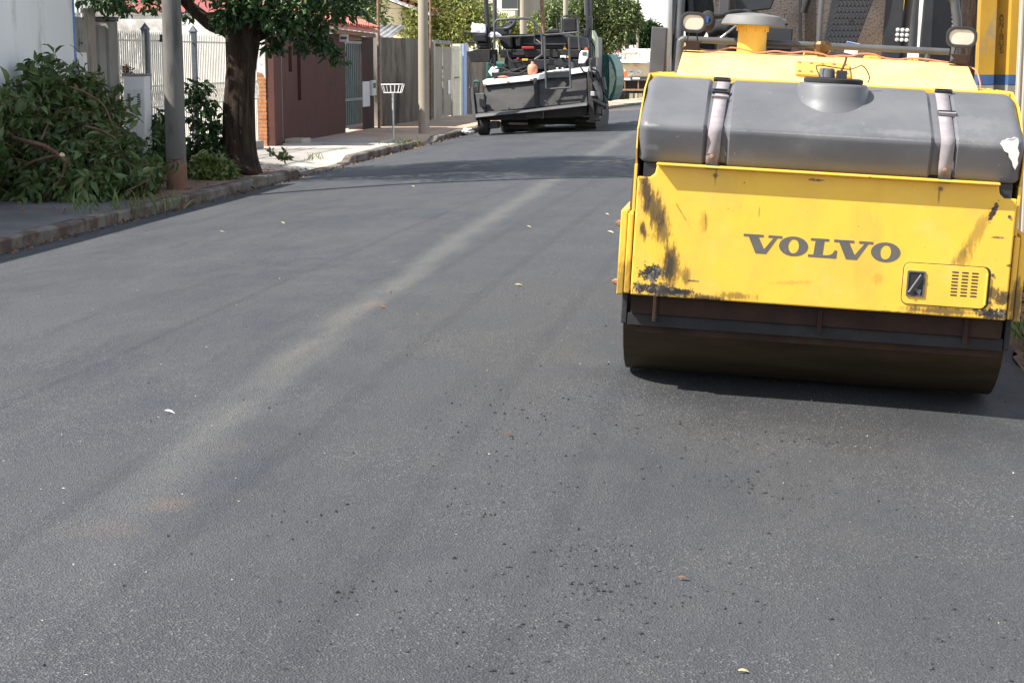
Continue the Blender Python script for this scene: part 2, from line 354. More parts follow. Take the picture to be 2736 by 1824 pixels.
m_cream = M('cream_truck_paint', (0.62, 0.51, 0.33), (0.68, 0.58, 0.40), 0.5, 3)
m_pink = M('pink_print', (0.62, 0.07, 0.20), None, 0.7)
m_redsign = M('red_print', (0.66, 0.09, 0.05), None, 0.7)
m_blackp = M('black_print', (0.02, 0.02, 0.022), None, 0.6)
m_yel = painted_yellow('yellow_enamel')
m_hoodlit = painted_yellow('sunlit_hood_yellow', base=(0.80, 0.545, 0.17))  # paler copy of the enamel: the hood's overbright sunlit tone put into the colour
m_plateY = painted_yellow('oily_cover_yellow', base=(0.70, 0.37, 0.06))
m_tank0 = M('grey_plastic', (0.105, 0.106, 0.115), (0.135, 0.136, 0.145), 0.36, 2.2, bump=0.06, bscale=9, spec=0.5, dirt=(0.24, 0.24, 0.24), dscale=2.5, dlo=0.62, dhi=0.85)
m_strap = M('mauve_webbing_strap', (0.22, 0.195, 0.205), (0.29, 0.26, 0.27), 0.85, 14, dirt=(0.22, 0.17, 0.15), dscale=8)
m_drum = M('drum_steel', (0.042, 0.028, 0.015), (0.070, 0.049, 0.028), 0.6, 3, st=(0.4, 2, 2), metal=0.3, bump=0.1, bscale=30)
m_rbeam = M('rusted_beam', (0.018, 0.008, 0.005), (0.038, 0.018, 0.010), 0.85, 5, bump=0.3, bscale=60, dirt=(0.03, 0.02, 0.016), dscale=6)
m_lens = M('cream_lamp_lens', (0.50, 0.45, 0.36), (0.56, 0.51, 0.42), 0.3, 12, spec=0.6)
m_letter = M('charcoal_letter_paint', (0.095, 0.088, 0.080), (0.115, 0.105, 0.095), 0.6, 12, dirt=(0.72, 0.45, 0.05), dscale=30, dlo=0.665, dhi=0.68)
m_intake = M('weathered_grey_cap', (0.13, 0.13, 0.125), (0.17, 0.168, 0.16), 0.6, 8)
m_spl = M('tar_splashed_panel', (0.075, 0.062, 0.056), (0.125, 0.108, 0.098), 0.3, 3, dirt=(0.040, 0.026, 0.020), dscale=70, dlo=0.5, dhi=0.66, bump=0.5, bscale=70)
m_wire = M('copper_red_wire', (0.52, 0.20, 0.12), None, 0.5)
m_scuff = M('white_scuff', (0.80, 0.78, 0.73), (0.70, 0.68, 0.62), 0.8, 20)
m_bark = barkmat('dark_bark', (0.018, 0.012, 0.009), (0.060, 0.040, 0.027))
m_twig = barkmat('red_brown_twig', (0.11, 0.065, 0.042), (0.20, 0.125, 0.085), (4, 4, 4))
m_cut = M('fresh_cut_wood', (0.70, 0.55, 0.33), None, 0.9)
m_leafd = leafmat('tree_leaf', (0.022, 0.046, 0.016), (0.038, 0.075, 0.022))
m_leafp = leafmat('cut_branch_leaf', (0.050, 0.088, 0.024), (0.082, 0.130, 0.036), (0.175, 0.225, 0.085), 0.2)
m_leafy = leafmat('olive_yellow_leaf', (0.17, 0.20, 0.040), (0.23, 0.25, 0.060), (0.34, 0.33, 0.11), 0.3)
m_leafm = leafmat('mid_green_leaf', (0.085, 0.125, 0.038), (0.13, 0.175, 0.055), (0.25, 0.28, 0.11), 0.3)
m_grass = leafmat('weed_grass', (0.09, 0.14, 0.03), (0.15, 0.20, 0.05), (0.24, 0.26, 0.10), 0.3)
m_dry = M('dry_leaf', (0.42, 0.36, 0.14), (0.55, 0.50, 0.28), 0.8, 30)
m_dryb = M('brown_leaf', (0.12, 0.065, 0.038), (0.22, 0.125, 0.07), 0.85, 30)
m_bagw = M('white_plastic_bag', (0.78, 0.78, 0.78), (0.68, 0.69, 0.70), 0.35, 25)
m_stone = M('asphalt_crumb', (0.012, 0.012, 0.013), (0.035, 0.035, 0.036), 0.6, 60)
m_stonel = M('pale_grit', (0.30, 0.28, 0.25), (0.42, 0.39, 0.34), 0.9, 60)
m_bus = M('chipped_yellow_pole_paint', (0.36, 0.20, 0.016), (0.45, 0.26, 0.025), 0.7, 4, st=(1, 1, 0.4), dirt=(0.24, 0.19, 0.11), dscale=5, dst=(1, 1, 0.4), dlo=0.55, dhi=0.66)
m_busb = M('worn_blue_pole_paint', (0.03, 0.075, 0.19), (0.05, 0.11, 0.25), 0.7, 6, dirt=(0.12, 0.11, 0.10), dscale=6)
m_ground = M('open_ground', (0.16, 0.13, 0.09), (0.12, 0.14, 0.06), 0.95, 0.15)
m_led = M('clear_led_lens', (0.55, 0.55, 0.52), (0.72, 0.72, 0.70), 0.12, 60, spec=0.8)
m_bronze = M('bronze_cap', (0.20, 0.12, 0.05), (0.13, 0.08, 0.04), 0.3, 20, metal=0.8)
m_bluep = M('blue_plastic', (0.02, 0.10, 0.42), None, 0.4)

# ------------------------------------------------------------------ the setting: ground, road, pavements, kerb
KX = -7.08                                   # face of the left kerb
RX = 1.60                                    # ragged right edge of the new asphalt
def frange(a, b, n): return [a + (b - a) * i / (n - 1) for i in range(n)]
Ys = frange(-6, 60, 67) + frange(64, 140, 20) + [160, 200, 260, 330, 400]
ground = MB().grid([-900, -120, -40, -14, -9.2, -2.8, 1.3, 6, 20, 60, 200, 900], [-60, -6] + Ys[8::8] + [600, 1200, 3000],
                   lambda x, y: (x, y, -0.42 + fall(y))).build('ground', m_ground)
struct(ground, 'open ground below and beyond the street')
def edge(Y): return RX + 0.10 * (noise.noise((0, Y * 0.9, 3)) + 0.6 * noise.noise((5, Y * 3.1, 0)) + 0.35 * noise.noise((2, Y * 11, 0)))
def roadpt(u, y):
    x = KX - 0.03 + (edge(y) - KX) * u
    return (x, y, zr(x, y) + 0.006 * noise.noise((x * 0.9, y * 0.35, 0)))
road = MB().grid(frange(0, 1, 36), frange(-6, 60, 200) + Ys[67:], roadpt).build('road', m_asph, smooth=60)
struct(road, 'freshly laid dark grey asphalt street with a dusty seam')
LOWERED = ((26.3, 29.3), (35.9, 37.2))        # dropped kerbs at the driveways
def dip(Y): return max(max(0.0, min(1.0, (Y - a + 0.35) / 0.35, (b + 0.35 - Y) / 0.35)) for a, b in LOWERED)
def swz(X, Y):
    q = max(0.0, min(1.0, (X + 8.4) / 1.1))
    return zr(KX, 0) + 0.135 + 0.018 * (KX - X) / 2.3 + fall(Y) - 0.105 * dip(Y) * q * q * (3 - 2 * q)
def pavement(y0, y1, m, label, n=12):
    o = MB().grid(frange(-9.75, KX - 0.155, 9), frange(y0, y1, n), lambda x, y: (x, y, swz(x, y) + 0.010 * noise.noise((x, y, 7)))).build('pavement', m, smooth=60)
    return struct(o, label)
pavement(-6, 19.9, m_dpav, 'dark grey pavement under the heap of cut branches', 20)
pavement(19.9, 26.0, m_soil, 'earthy pavement strip around the street tree')
pavement(26.0, 36.2, m_conc, 'pale concrete pavement before the brown house', 70)
pavement(36.2, 140, m_tpav, 'reddish brown pavement beyond the wire basket', 240)
kerb = thing('kerb', 'weathered stone kerb along the left side of the street', None, (KX, 20, 0)); kerb['kind'] = 'structure'
def kerbstone(y0, y1, drop=0.0):
    a = 0.006 * R.uniform(-1, 1); b = 0.008 * R.uniform(-1, 1); w = 0.15
    mb = MB(); ys = frange(y0 + 0.006, y1 - 0.006, 4)
    prof = [(0, -0.16), (0.0, -0.02), (-0.025, 0.0), (-w, 0.002), (-w, -0.16)]
    vs = []; n = len(prof)
    for y in ys:
        top = swz(KX - 0.1, y) - drop + b
        for (px, pz) in prof:
            j = 0.010 * noise.noise((px * 9, y * 5, pz * 9 + 4))
            vs.append((KX + a + px + j, y, top + pz + j))
    fs = [tuple(range(n)), tuple(range(4 * n - 1, 3 * n - 1, -1))] + [(i * n + k, i * n + (k + 1) % n, (i + 1) * n + (k + 1) % n, (i + 1) * n + k) for i in range(3) for k in range(n)]
    mb.add(vs, fs); mb.build('kerb_stone', m_kerb, kerb, smooth=40)
y = 4.0
while y < 110:
    ln = R.uniform(0.85, 1.1) if y < 45 else 2.0
    kerbstone(y, y + ln); y += ln
# right-hand verge: soil, litter, low boundary
verge = MB().grid(frange(0, 1, 14), frange(-4, 40, 320) + frange(41, 120, 60), lambda u, y: (edge(y) - 0.03 + u * 1.6 + (u > 0.9) * 6, y, zr(edge(y), y) + 0.003 + 0.10 * min(1, u * 2) + 0.03 * noise.noise((u * 6, y * 2, 1)))).build('verge', m_soil, smooth=60)
struct(verge, 'strip of bare soil and litter along the right road edge')

# ------------------------------------------------------------------ leaves and trees
def leafmesh(name, pts, dirs, size, m, wid=0.42, seed=1, fold=0.25):
    """many two-faced folded leaves in one mesh: pts Nx3, dirs Nx3 (towards the tip)"""
    rs = np.random.RandomState(seed); n = len(pts); pts = np.asarray(pts, float); d = np.asarray(dirs, float)
    d /= np.linalg.norm(d, axis=1, keepdims=True) + 1e-9
    s = rs.normal(size=(n, 3)); s -= (s * d).sum(1, keepdims=True) * d; s /= np.linalg.norm(s, axis=1, keepdims=True) + 1e-9
    nn = np.cross(d, s); L = (size * rs.uniform(0.6, 1.35, n))[:, None]
    m1 = pts + d * L * 0.32 + nn * L * fold * 0.32; m2 = pts + d * L * 0.70 + nn * L * fold * 0.22
    tip = pts + d * L - nn * L * 0.14; up = nn * L * fold * 0.28
    v = np.stack([pts, m1 + s * L * wid / 2 + up, m2 + s * L * wid * 0.36 + up, tip, m2 - s * L * wid * 0.36 + up, m1 - s * L * wid / 2 + up, m1, m2], 1).reshape(-1, 3)
    idx = np.arange(n)[:, None] * 8
    f = np.concatenate([idx + np.array([q]) for q in ([0, 6, 1], [1, 6, 7], [1, 7, 2], [2, 7, 3], [0, 5, 6], [5, 7, 6], [5, 4, 7], [4, 3, 7])], 1).reshape(-1)
    me = bpy.data.meshes.new(name); me.vertices.add(n * 8); me.vertices.foreach_set('co', v.reshape(-1))
    me.loops.add(len(f)); me.loops.foreach_set('vertex_index', f.astype(np.int32)); k = len(f) // 3
    me.polygons.add(k); me.polygons.foreach_set('loop_start', np.arange(k, dtype=np.int32) * 3); me.polygons.foreach_set('loop_total', np.full(k, 3, np.int32))
    me.update(calc_edges=True); me.validate(); me.materials.append(m)
    return me
def cloud(clumps, per, seed=1, hollow=0.35):
    rs = np.random.RandomState(seed); P = []; Dd = []
    for (c, r, w) in clumps:
        rr = np.array(r if isinstance(r, (tuple, list)) else (r, r, r)); n = max(4, int(per * w))
        u = rs.normal(size=(n, 3)); u /= np.linalg.norm(u, axis=1, keepdims=True)
        k = (hollow + (1 - hollow) * rs.uniform(0, 1, n) ** 0.6)[:, None] * (1 + 0.22 * np.sin(u[:, :1] * 7 + u[:, 1:2] * 5 + w * 9))
        P.append(np.array(c) + u * rr * k); Dd.append(u * 0.8 + rs.normal(size=(n, 3)) * 0.6 + np.array([0, 0, -0.55]))
    return np.concatenate(P), np.concatenate(Dd)
def trunkmb(pts, radii, n=20, rough=0.12, seed=0):
    mb = MB(); mb.tube(pts, radii, n)
    mb.v = [tuple(Vector(v) + 0 * Vector(v)) for v in mb.v]
    out = []
    for i, v in enumerate(mb.v):
        c = Vector(pts[i // n]); d = Vector(v) - c; q = math.atan2(d.y, d.x)
        k = 1 + rough * noise.noise((math.cos(q) * 2.6 + seed, math.sin(q) * 2.6, v[2] * 0.7)) + 0.6 * rough * noise.noise((math.cos(q) * 7, math.sin(q) * 7, v[2] * 1.5 + seed))
        out.append(tuple(c + d * k))
    mb.v = out; return mb
def smoothpath(pts, k=5):
    pts = [Vector(p) for p in pts]; out = []
    for i in range(len(pts) - 1):
        p0, p1, p2, p3 = pts[max(i - 1, 0)], pts[i], pts[i + 1], pts[min(i + 2, len(pts) - 1)]
        for j in range(k):
            t = j / k
            out.append(0.5 * (2 * p1 + (p2 - p0) * t + (2 * p0 - 5 * p1 + 4 * p2 - p3) * t * t + (3 * p1 - p0 - 3 * p2 + p3) * t ** 3))
    out.append(pts[-1]); return out
def taper(a, b, n): return [a + (b - a) * i / (n - 1) for i in range(n)]
def simple_tree(label, base, h, clumps, per, size, lm, group=None, trunk_r=0.14, seed=1, bark=None):
    t = thing('tree', label, 'tree', base, group); b = Vector(base); top = Vector(clumps[0][0])
    trunkmb([b - Vector((0, 0, 0.2)), b + (top - b) * 0.25, b + (top - b) * 0.6, top], [trunk_r * 1.3, trunk_r, trunk_r * 0.8, trunk_r * 0.4], 12, seed=seed).build('trunk', bark or m_bark, t, smooth=60)
    fork = b + (top - b) * 0.45
    for (c, r, w) in clumps[1:7]:
        c = Vector(c); p = smoothpath([fork, fork.lerp(c, 0.5) + Vector((0, 0, -0.1)), c], 4)
        MB().tube(p, taper(trunk_r * 0.5, 0.02, len(p)), 6).build('limb', bark or m_bark, t, smooth=60)
    P, Dd = cloud(clumps, per, seed); place('crown', leafmesh('crown', P, Dd, size, lm, seed=seed), t)
    return t

# ------------------------------------------------------------------ left side: grey-white building, gate piece, fence
PX = -9.35                                   # property line
def sx(px, py, X=PX): p = gx(px, py, X); return p.y, p.z
bw = thing('building', 'tall plain grey-white building at the left edge of the photograph', 'building', (PX, 16, 0))
yb = sx(197, 100)[0]
MB().box(-17, PX, 2, yb, -0.3, 3.22).build('wall', m_wallw, bw)
MB().box(PX - 0.3, PX + 0.012, yb - 0.012, yb + 0.035, -0.2, 3.23).build('corner_trim', m_blue, bw)
MB().box(-17.2, PX + 0.06, 1.8, yb + 0.06, 3.232, 3.31).build('roof_slab', m_cgrey, bw)

ya, yc = sx(200, 50)[0], sx(230, 50)[0]
mp = thing('meter_pillar', 'stained concrete meter pillar with a small hole beside the tall grey-white wall', 'pillar', (PX, ya, 0))
zt = sx(210, 45)[1]; zm = sx(210, 140)[1]
MB().prism([(ya + 0.05, zm), (yc, zm), (yc, zt - 0.10), (yc - 0.10, zt), (ya + 0.05, zt)], PX - 0.28, PX - 0.02, 'x').build('upper_block', m_cgrey, mp, bev=0.01)
MB().box(PX - 0.30, PX - 0.01, ya + 0.045, yc + 0.01, -0.1, zm - 0.003).build('lower_block', m_wallw, mp, bev=0.01)
a, b = sx(214, 103); c, d = sx(224, 122)
MB().box(PX - 0.022, PX - 0.008, a, c, d, b).build('hole_frame', m_cgrey, mp)
MB().box(PX - 0.02, PX - 0.004, a + 0.03, c - 0.02, d + 0.02, b - 0.05).build('hole', m_blackp, mp)

a0, a1 = yc + 0.03, sx(261, 100)[0]; zt = sx(245, 25)[1]
cg = thing('corrugated_gate', 'narrow cream corrugated sheet standing between two concrete pillars', 'gate', (PX, a0, 0))
prof = []
k = 0; yy = a0
while yy < a1:
    prof += [(yy, 0.0), (yy + 0.022, 0.0), (yy + 0.034, 0.018), (yy + 0.056, 0.018)]; yy += 0.068
mb = MB(); n = len(prof)
mb.add([(PX - 0.05 + p[1], p[0], z) for z in (0.02, zt) for p in prof], [(i, i + 1, n + i + 1, n + i) for i in range(n - 1)])
mb.build('sheet', m_corr, cg)
MB().box(PX - 0.09, PX - 0.052, a0, a1, zt - 0.06, zt + 0.01).build('top_rail', m_corr, cg)

b0, b1 = a1 + 0.02, sx(305, 100)[0]; zt = sx(280, 58)[1]
gp = thing('gatepost', 'dark-topped rough concrete gatepost at the start of the white fence', 'gatepost', (PX, b0, 0))
MB().box(PX - 0.32, PX + 0.02, b0, b0 + 0.42 * (b1 - b0), -0.1, zt - 0.06).build('near_shaft', m_cgrey, gp, bev=0.012)
MB().box(PX - 0.30, PX + 0.06, b0 + 0.42 * (b1 - b0) + 0.004, b1, -0.1, zt).build('far_shaft', m_cgrey, gp, bev=0.012)
MB().box(PX - 0.33, PX + 0.075, b0 + 0.40 * (b1 - b0), b1 + 0.015, zt + 0.002, zt + 0.07).build('cap', m_tar, gp, bev=0.015)

# slender white lattice mast behind the pillars
ms = thing('lattice_mast', 'white tubular lattice mast rising behind the corrugated sheet', 'mast', (-10.2, 25.2, 0))
legs = [gx(p, 20, -10.2) for p in (206, 219, 228, 246)]
for L in legs:
    MB().tube([(L.x, L.y, -0.1), (L.x, L.y, 6.5)], 0.026, 8).build('leg', m_plate, ms, smooth=50)
for i in range(9):
    z = 1.9 + i * 0.45
    for (p, q) in ((legs[0], legs[1]), (legs[2], legs[3])):
        MB().tube([(p.x, p.y, z), (q.x, q.y, z + 0.4)], 0.011, 6).build('brace', m_plate, ms)

# meter cabinet on the pavement side of the fence
c0, c1 = sx(313, 260)[0], sx(371, 260)[0]; zt = sx(340, 203)[1]
mc = thing('meter_cabinet', 'pale concrete meter cabinet with two louvred doors before the white fence', 'cabinet', (PX + 0.15, c0, 0))
MB().box(PX + 0.10, PX + 0.42, c0, c0 + 0.26, -0.1, zt).build('body', m_wallw, mc, bev=0.01)
MB().box(PX + 0.085, PX + 0.435, c0 - 0.02, c0 + 0.275, zt + 0.002, zt + 0.035).build('cap', m_cgrey, mc, bev=0.01)
for s in (0.165, 0.315):
    x0 = PX + s
    dr = MB().box(x0 - 0.045, x0 + 0.085, c0 - 0.012, c0 - 0.001, zt - 0.85, zt - 0.19).build('door', m_plate, mc)
    for i in range(8):
        MB().box(x0 - 0.005, x0 + 0.04, c0 - 0.016, c0 - 0.0125, zt - 0.45 + i * 0.026, zt - 0.45 + i * 0.026 + 0.016).build('louvre', m_blackp, dr)
rs = np.random.RandomState(4)

# white steel fence
f0, f1 = b1 + 0.03, sx(689, 250)[0]
fe = thing('fence', 'white steel bar fence with pointed bars and a diamond band', 'fence', (PX, f0, 0))
zb, ztop = 0.16, sx(383, 84)[1]
barm = MB().lathe([(0.013, zb), (0.013, ztop - 0.06), (0.001, ztop)], 4).mesh('bar', m_wpaint, 50)
dm = MB(); hh = 0.15
for q in ((0, 1), (1, 2), (2, 3), (3, 0)):
    pp = [(0, 0, hh), (0.0, 0.041, 0), (0, 0, -hh), (0, -0.041, 0)]
    dm.tube([pp[q[0]], pp[q[1]]], 0.006, 4)
diam = dm.mesh('diamond', m_wpaint)
rails = [ztop - 0.14, 1.24, 0.92]
y = f0 + 0.05; i = 0
while y < f1:
    o = place('bar', barm, fe); o.location = Vector((PX, y, 0)) - fe.location
    o = place('diamond', diam, fe); o.location = Vector((PX + 0.012, y + 0.044, (rails[1] + rails[2]) / 2)) - fe.location
    y += 0.088
for z in rails:
    MB().box(PX - 0.012, PX + 0.008, f0, f1, z - 0.012, z + 0.012).build('rail', m_wpaint, fe)
for py in (sx(391, 200)[0], sx(519, 200)[0], 30.9):
    p = MB().box(PX - 0.045, PX + 0.05, py - 0.05, py + 0.05, 0, ztop + 0.02).build('post', m_dpost, fe)
    MB().lathe([(0.085, ztop + 0.021), (0.085, ztop + 0.03), (0.003, ztop + 0.13)], 4, Matrix.Translation((PX + 0.002, py, 0)) @ Matrix.Rotation(math.pi / 4, 4, 'Z')).build('cap', m_dpost, p)
MB().box(PX - 0.1, PX + 0.09, f0, f1, -0.1, 0.15).build('plinth', m_cgrey, fe)
MB().box(PX + 0.02, PX + 0.09, sx(424, 110)[0], sx(441, 110)[0], sx(430, 113)[1], sx(430, 93)[1]).build('letter_box', m_dark, fe, bev=0.006)
yard = struct(MB().grid([-17, -13, PX - 0.05], [yb + 0.1, 27, 30, 34, 40, 60], lambda x, y: (x, y, 0.03 + fall(y))).build('yard', m_conc), 'concrete front yard behind the white fence')

# white side wall behind the fence, red sheet roof above it
ww = thing('side_wall', 'high white side wall seen through the bars of the fence', 'wall', (-13, 33.2, 0))
zw = gy(350, 41, 33.2).z
MB().box(-18.5, PX - 0.02, 33.2, 33.4, -0.1, zw).build('face', m_wwall, ww)
MB().box(-18.5, PX - 0.0, 33.17, 33.43, zw + 0.002, zw + 0.05).build('coping', m_cgrey, ww)
hr = thing('house', 'house with a red ribbed sheet roof behind the white side wall', 'house', (-13, 34.5, 0))
MB().box(-18.5, -12.1, 33.8, 40.5, -0.1, 2.2).build('wall', m_wwall, hr)
MB().prism([(-18.5, 2.21), (-12.2, 2.21), (-18.5, 2.21 + 6.3 * 0.58)], 33.85, 40.4, 'y').build('gable', m_wwall, hr)
roof = MB(); P0 = Vector((-11.9, 0, 2.25)); dn = Vector((-1, 0, 0.60)); prof = []
yy = 33.55
while yy < 41: prof += [(yy, 0.0), (yy + 0.07, 0.0), (yy + 0.10, 0.04), (yy + 0.15, 0.04)]; yy += 0.18
n = len(prof)
roof.add([tuple(P0 + dn * s + Vector((0, p[0], p[1] + 0.03))) for s in (0, 9.0) for p in prof], [(i, i + 1, n + i + 1, n + i) for i in range(n - 1)])
ro = roof.build('roof', m_redroof, hr); sm = ro.modifiers.new('thick', 'SOLIDIFY'); sm.thickness = 0.02

# broken-render brick post, brown post, patterned gate, brown wall
YB = 32.2
bp = thing('brick_gatepost', 'white gatepost whose lower render has fallen off baring red bricks', 'gatepost', (-9.6, YB, 0))
x0, x1 = -9.78, gy(712, 300, YB).x; zr0 = gy(700, 200, YB).z; ztp = gy(695, 88, YB).z
MB().box(x0 + 0.015, x1 - 0.012, YB + 0.015, YB + 0.37, -0.1, zr0 + 0.05).build('mortar_core', m_mortar, bp)
MB().prism([(x0, zr0 + 0.16), (x0 + 0.2, zr0 + 0.05), (x1 - 0.06, zr0 + 0.02), (x1, zr0 - 0.09), (x1, ztp), (x0, ztp)], YB - 0.005, YB + 0.385, 'y').build('render', m_wwall, bp, bev=0.008)
brickm = MB().box(-0.093, 0.093, -0.05, 0.05, -0.028, 0.028).mesh('brick', m_brick)
z = 0.03; r = 0
while z < zr0 + 0.02:
    for kx in range(2):
        o = place('brick', brickm, bp)
        o.location = Vector((x1 - 0.093 - kx * 0.2 - (r % 2) * 0.0 + R.uniform(-0.006, 0.004), YB + 0.05 + R.uniform(-0.004, 0.007), z)) - bp.location
    for ky in range(2):
        o = place('brick', brickm, bp); o.rotation_euler.z = math.pi / 2
        o.location = Vector((x1 - 0.052, YB + 0.2 + ky * 0.15, z)) - bp.location
        if ky: bpy.data.objects.remove(o)
    z += 0.074; r += 1
bn = thing('brown_gatepost', 'slim brown painted gatepost beside the bared bricks', 'gatepost', (-9.3, YB, 0))
MB().box(x1 + 0.006, gy(734, 300, YB).x, YB + 0.02, YB + 0.55, -0.1, gy(725, 88, YB).z).build('shaft', m_brown, bn, bev=0.01)
g0, g1 = YB + 0.58, sx(753, 150)[0]
pg = thing('gate', 'narrow white ironwork gate with oval lattice beside the brown wall', 'gate', (PX, g0, 0))
zg = sx(740, 82)[1]; zk = sx(745, 285)[1]
for yy in (g0 + 0.02, g1 - 0.02): MB().box(PX - 0.03, PX, yy - 0.018, yy + 0.018, 0.05, zg).build('stile', m_greygate, pg)
MB().box(PX - 0.026, PX - 0.006, g0 + 0.04, g1 - 0.04, 0.07, zk).build('lower_panel', m_wallw, pg)
cell = MB(); pts = [(0, 0.055 * math.cos(q), 0.15 * math.sin(q)) for q in frange(0, 2 * math.pi, 11)]
cell.tube(pts, 0.012, 5, False); cm = cell.mesh('oval', m_plate, 60)
nc = max(3, int((g1 - g0 - 0.08) / 0.12))
for i in range(nc):
    z = zk + 0.16
    while z < zg - 0.1:
        o = place('oval', cm, pg); o.location = Vector((PX - 0.015, g0 + 0.1 + i * 0.12, z + 0.13 * (i % 2))) - pg.location; z += 0.29
MB().box(PX - 0.1, PX - 0.08, g0, g1, 0.05, zg - 0.05).build('back_sheet', m_greygate, pg)

h0, h1 = g1 + 0.02, sx(922, 250)[0]; zh = sx(760, 84)[1]
bh = thing('brown_wall_house', 'dark brown front wall with two narrow slits and red tiled canopy', 'house', (PX, h0, 0))
slits = []
for (pa, pb) in (((770, 124), (780, 192)), ((793, 130), (805, 268))):
    (ya_, za_), (yb_, zb_) = sx(*pa), sx(*pb); slits.append((ya_, yb_, zb_, za_))
ys_ = [h0, slits[0][0], slits[0][1], slits[1][0], slits[1][1], h1]
for i in range(5):
    if i in (1, 3):
        s = slits[0 if i == 1 else 1]
        MB().box(PX - 0.2, PX, ys_[i], ys_[i + 1], -0.1, s[2]).build('wall_panel', m_brown, bh)
        MB().box(PX - 0.2, PX, ys_[i], ys_[i + 1], s[3], zh).build('wall_panel', m_brown, bh)
        MB().box(PX - 0.14, PX - 0.10, ys_[i] - 0.01, ys_[i + 1] + 0.01, s[2] - 0.01, s[3] + 0.01).build('slit', m_slit, bh)
    else:
        MB().box(PX - 0.2, PX, ys_[i], ys_[i + 1], -0.1, zh).build('wall_panel', m_brown, bh)
MB().box(PX - 0.55, PX + 0.35, h0 + 0.05, h0 + 0.75, -0.05, 0.09).build('step', m_conc, bh, bev=0.02)
MB().box(-14, PX - 0.21, h0 + 0.02, h0 + 0.2, -0.1, zh + 0.1).build('side_wall', m_wwall, bh)
# bar gate with green sheet
q0, q1 = h1 + 0.02, sx(968, 250)[0]; zq = sx(945, 108)[1]
gg = thing('bar_gate', 'grey vertical bar gate backed with green sheet in the brown front', 'gate', (PX, q0, 0))
MB().box(PX - 0.08, PX - 0.06, q0 + 0.05, q1 - 0.05, 0.12, zq - 0.1).build('green_sheet', m_greenp, gg)
nb = 9; bm_ = MB().box(-0.014, 0.014, -0.016, 0.016, 0.14, zq - 0.06).mesh('bar', m_greygate)
for i in range(nb):
    o = place('bar', bm_, gg); o.location = Vector((PX - 0.02, q0 + 0.10 + (q1 - q0 - 0.2) * i / (nb - 1), 0)) - gg.location
for z in (0.12, 0.72, zq - 0.05): MB().box(PX - 0.045, PX + 0.002, q0, q1, z - 0.03, z + 0.03).build('rail', m_greygate, gg)
MB().box(PX - 0.2, PX - 0.01, q0 - 0.01, q1 + 0.04, zq + 0.0, zq + 0.18).build('lintel', m_rust, bh)
w0, w1 = q1 + 0.03, sx(1000, 250)[0]
MB().box(PX - 0.35, PX - 0.01, w0, w1, -0.1, sx(985, 100)[1]).build('maroon_pier', m_maroon, bh)
ic = thing('wall_patch', 'white painted patch low on the maroon pier beside the bar gate', 'patch', (PX, w0, 1))
MB().box(PX - 0.008, PX + 0.004, w0 + 0.02, sx(988, 250)[0], sx(980, 285)[1], sx(980, 218)[1]).build('patch', m_wallw, ic)
ic = thing('intercom', 'small pale intercom box on the maroon pier', 'intercom', (PX, w1, 1))
MB().box(PX - 0.008, PX + 0.06, sx(989, 240)[0] + 0.02, w1 - 0.03, sx(992, 256)[1], sx(992, 215)[1]).build('case', m_plate, ic, bev=0.008)
MB().box(PX + 0.061, PX + 0.066, sx(989, 240)[0] + 0.08, w1 - 0.09, sx(992, 236)[1], sx(992, 222)[1]).build('grille', m_dark, ic)
hn = thing('house_number_plate', 'small grey number plate high on the brown wall beside the bar gate', 'plate', (PX, h1, 2))
pa = gx(909, 92, PX + 0.1); pb = gx(919, 112, PX + 0.1)
MB().box(PX + 0.003, PX + 0.20, pb.y - 0.02, pb.y, pb.z, pa.z).build('plate', m_plate, hn)
MB().box(PX + 0.03, PX + 0.17, pb.y - 0.024, pb.y - 0.021, pb.z + 0.05, pa.z - 0.05).build('print', m_mid, hn)
# tiled canopy of the brown house
cn = thing('tile_canopy', 'little red clay tile canopy over the brown front wall', 'canopy', (PX, 38, 2.4))
e0 = sx(700, 30, -9.1); e1 = sx(1014, 84, -9.1)
e0 = sx(770, 53, -9.1); ea, eb = Vector((-9.1, h0 - 0.2, e0[1])), Vector((-9.1, e1[0], e1[1])); sl_ = Vector((-1.0, 0, 0.42))
nt = 44; tl = 0.26; tmesh = MB()
arc = [(0.085 * math.cos(q), 0.06 * math.sin(q)) for q in frange(0, math.pi, 7)]
tv = [(-s * tl, a_[0] * (1 - 0.12 * s), a_[1] * (1 - 0.12 * s) + 0.42 * s * tl) for s in (0, 1.12) for a_ in arc]
tmesh.add(tv, [(i, i + 1, 8 + i, 7 + i) for i in range(6)])
tm = tmesh.mesh('roof_tile', m_tile, 60)
for i in range(nt):
    for j in range(2):
        o = place('roof_tile', tm, cn); p = ea.lerp(eb, (i + 0.5) / nt) + sl_ * (tl * j) + Vector((0, R.uniform(-0.01, 0.01), 0.05 + R.uniform(-0.006, 0.006)))
        o.location = p - cn.location; o.rotation_euler.z = R.uniform(-0.04, 0.04)
MB().slab([ea, eb, eb + sl_ * 0.5, ea + sl_ * 0.5], (0, 0, -0.05)).build('deck', m_tile, cn)
MB().slab([ea + Vector((-0.08, 0, -0.06)), eb + Vector((-0.08, -0.05, -0.06)), eb + Vector((-0.08, -0.05, -0.15)), ea + Vector((-0.08, 0, -0.15))], (-0.06, 0, 0)).build('fascia', m_rust, cn)
MB().tube([ea + sl_ * 0.5 + Vector((0, 0, 0.05)), eb + sl_ * 0.5 + Vector((0, 0, 0.05))], 0.075, 8).build('ridge_cap', m_tile, cn, smooth=60)

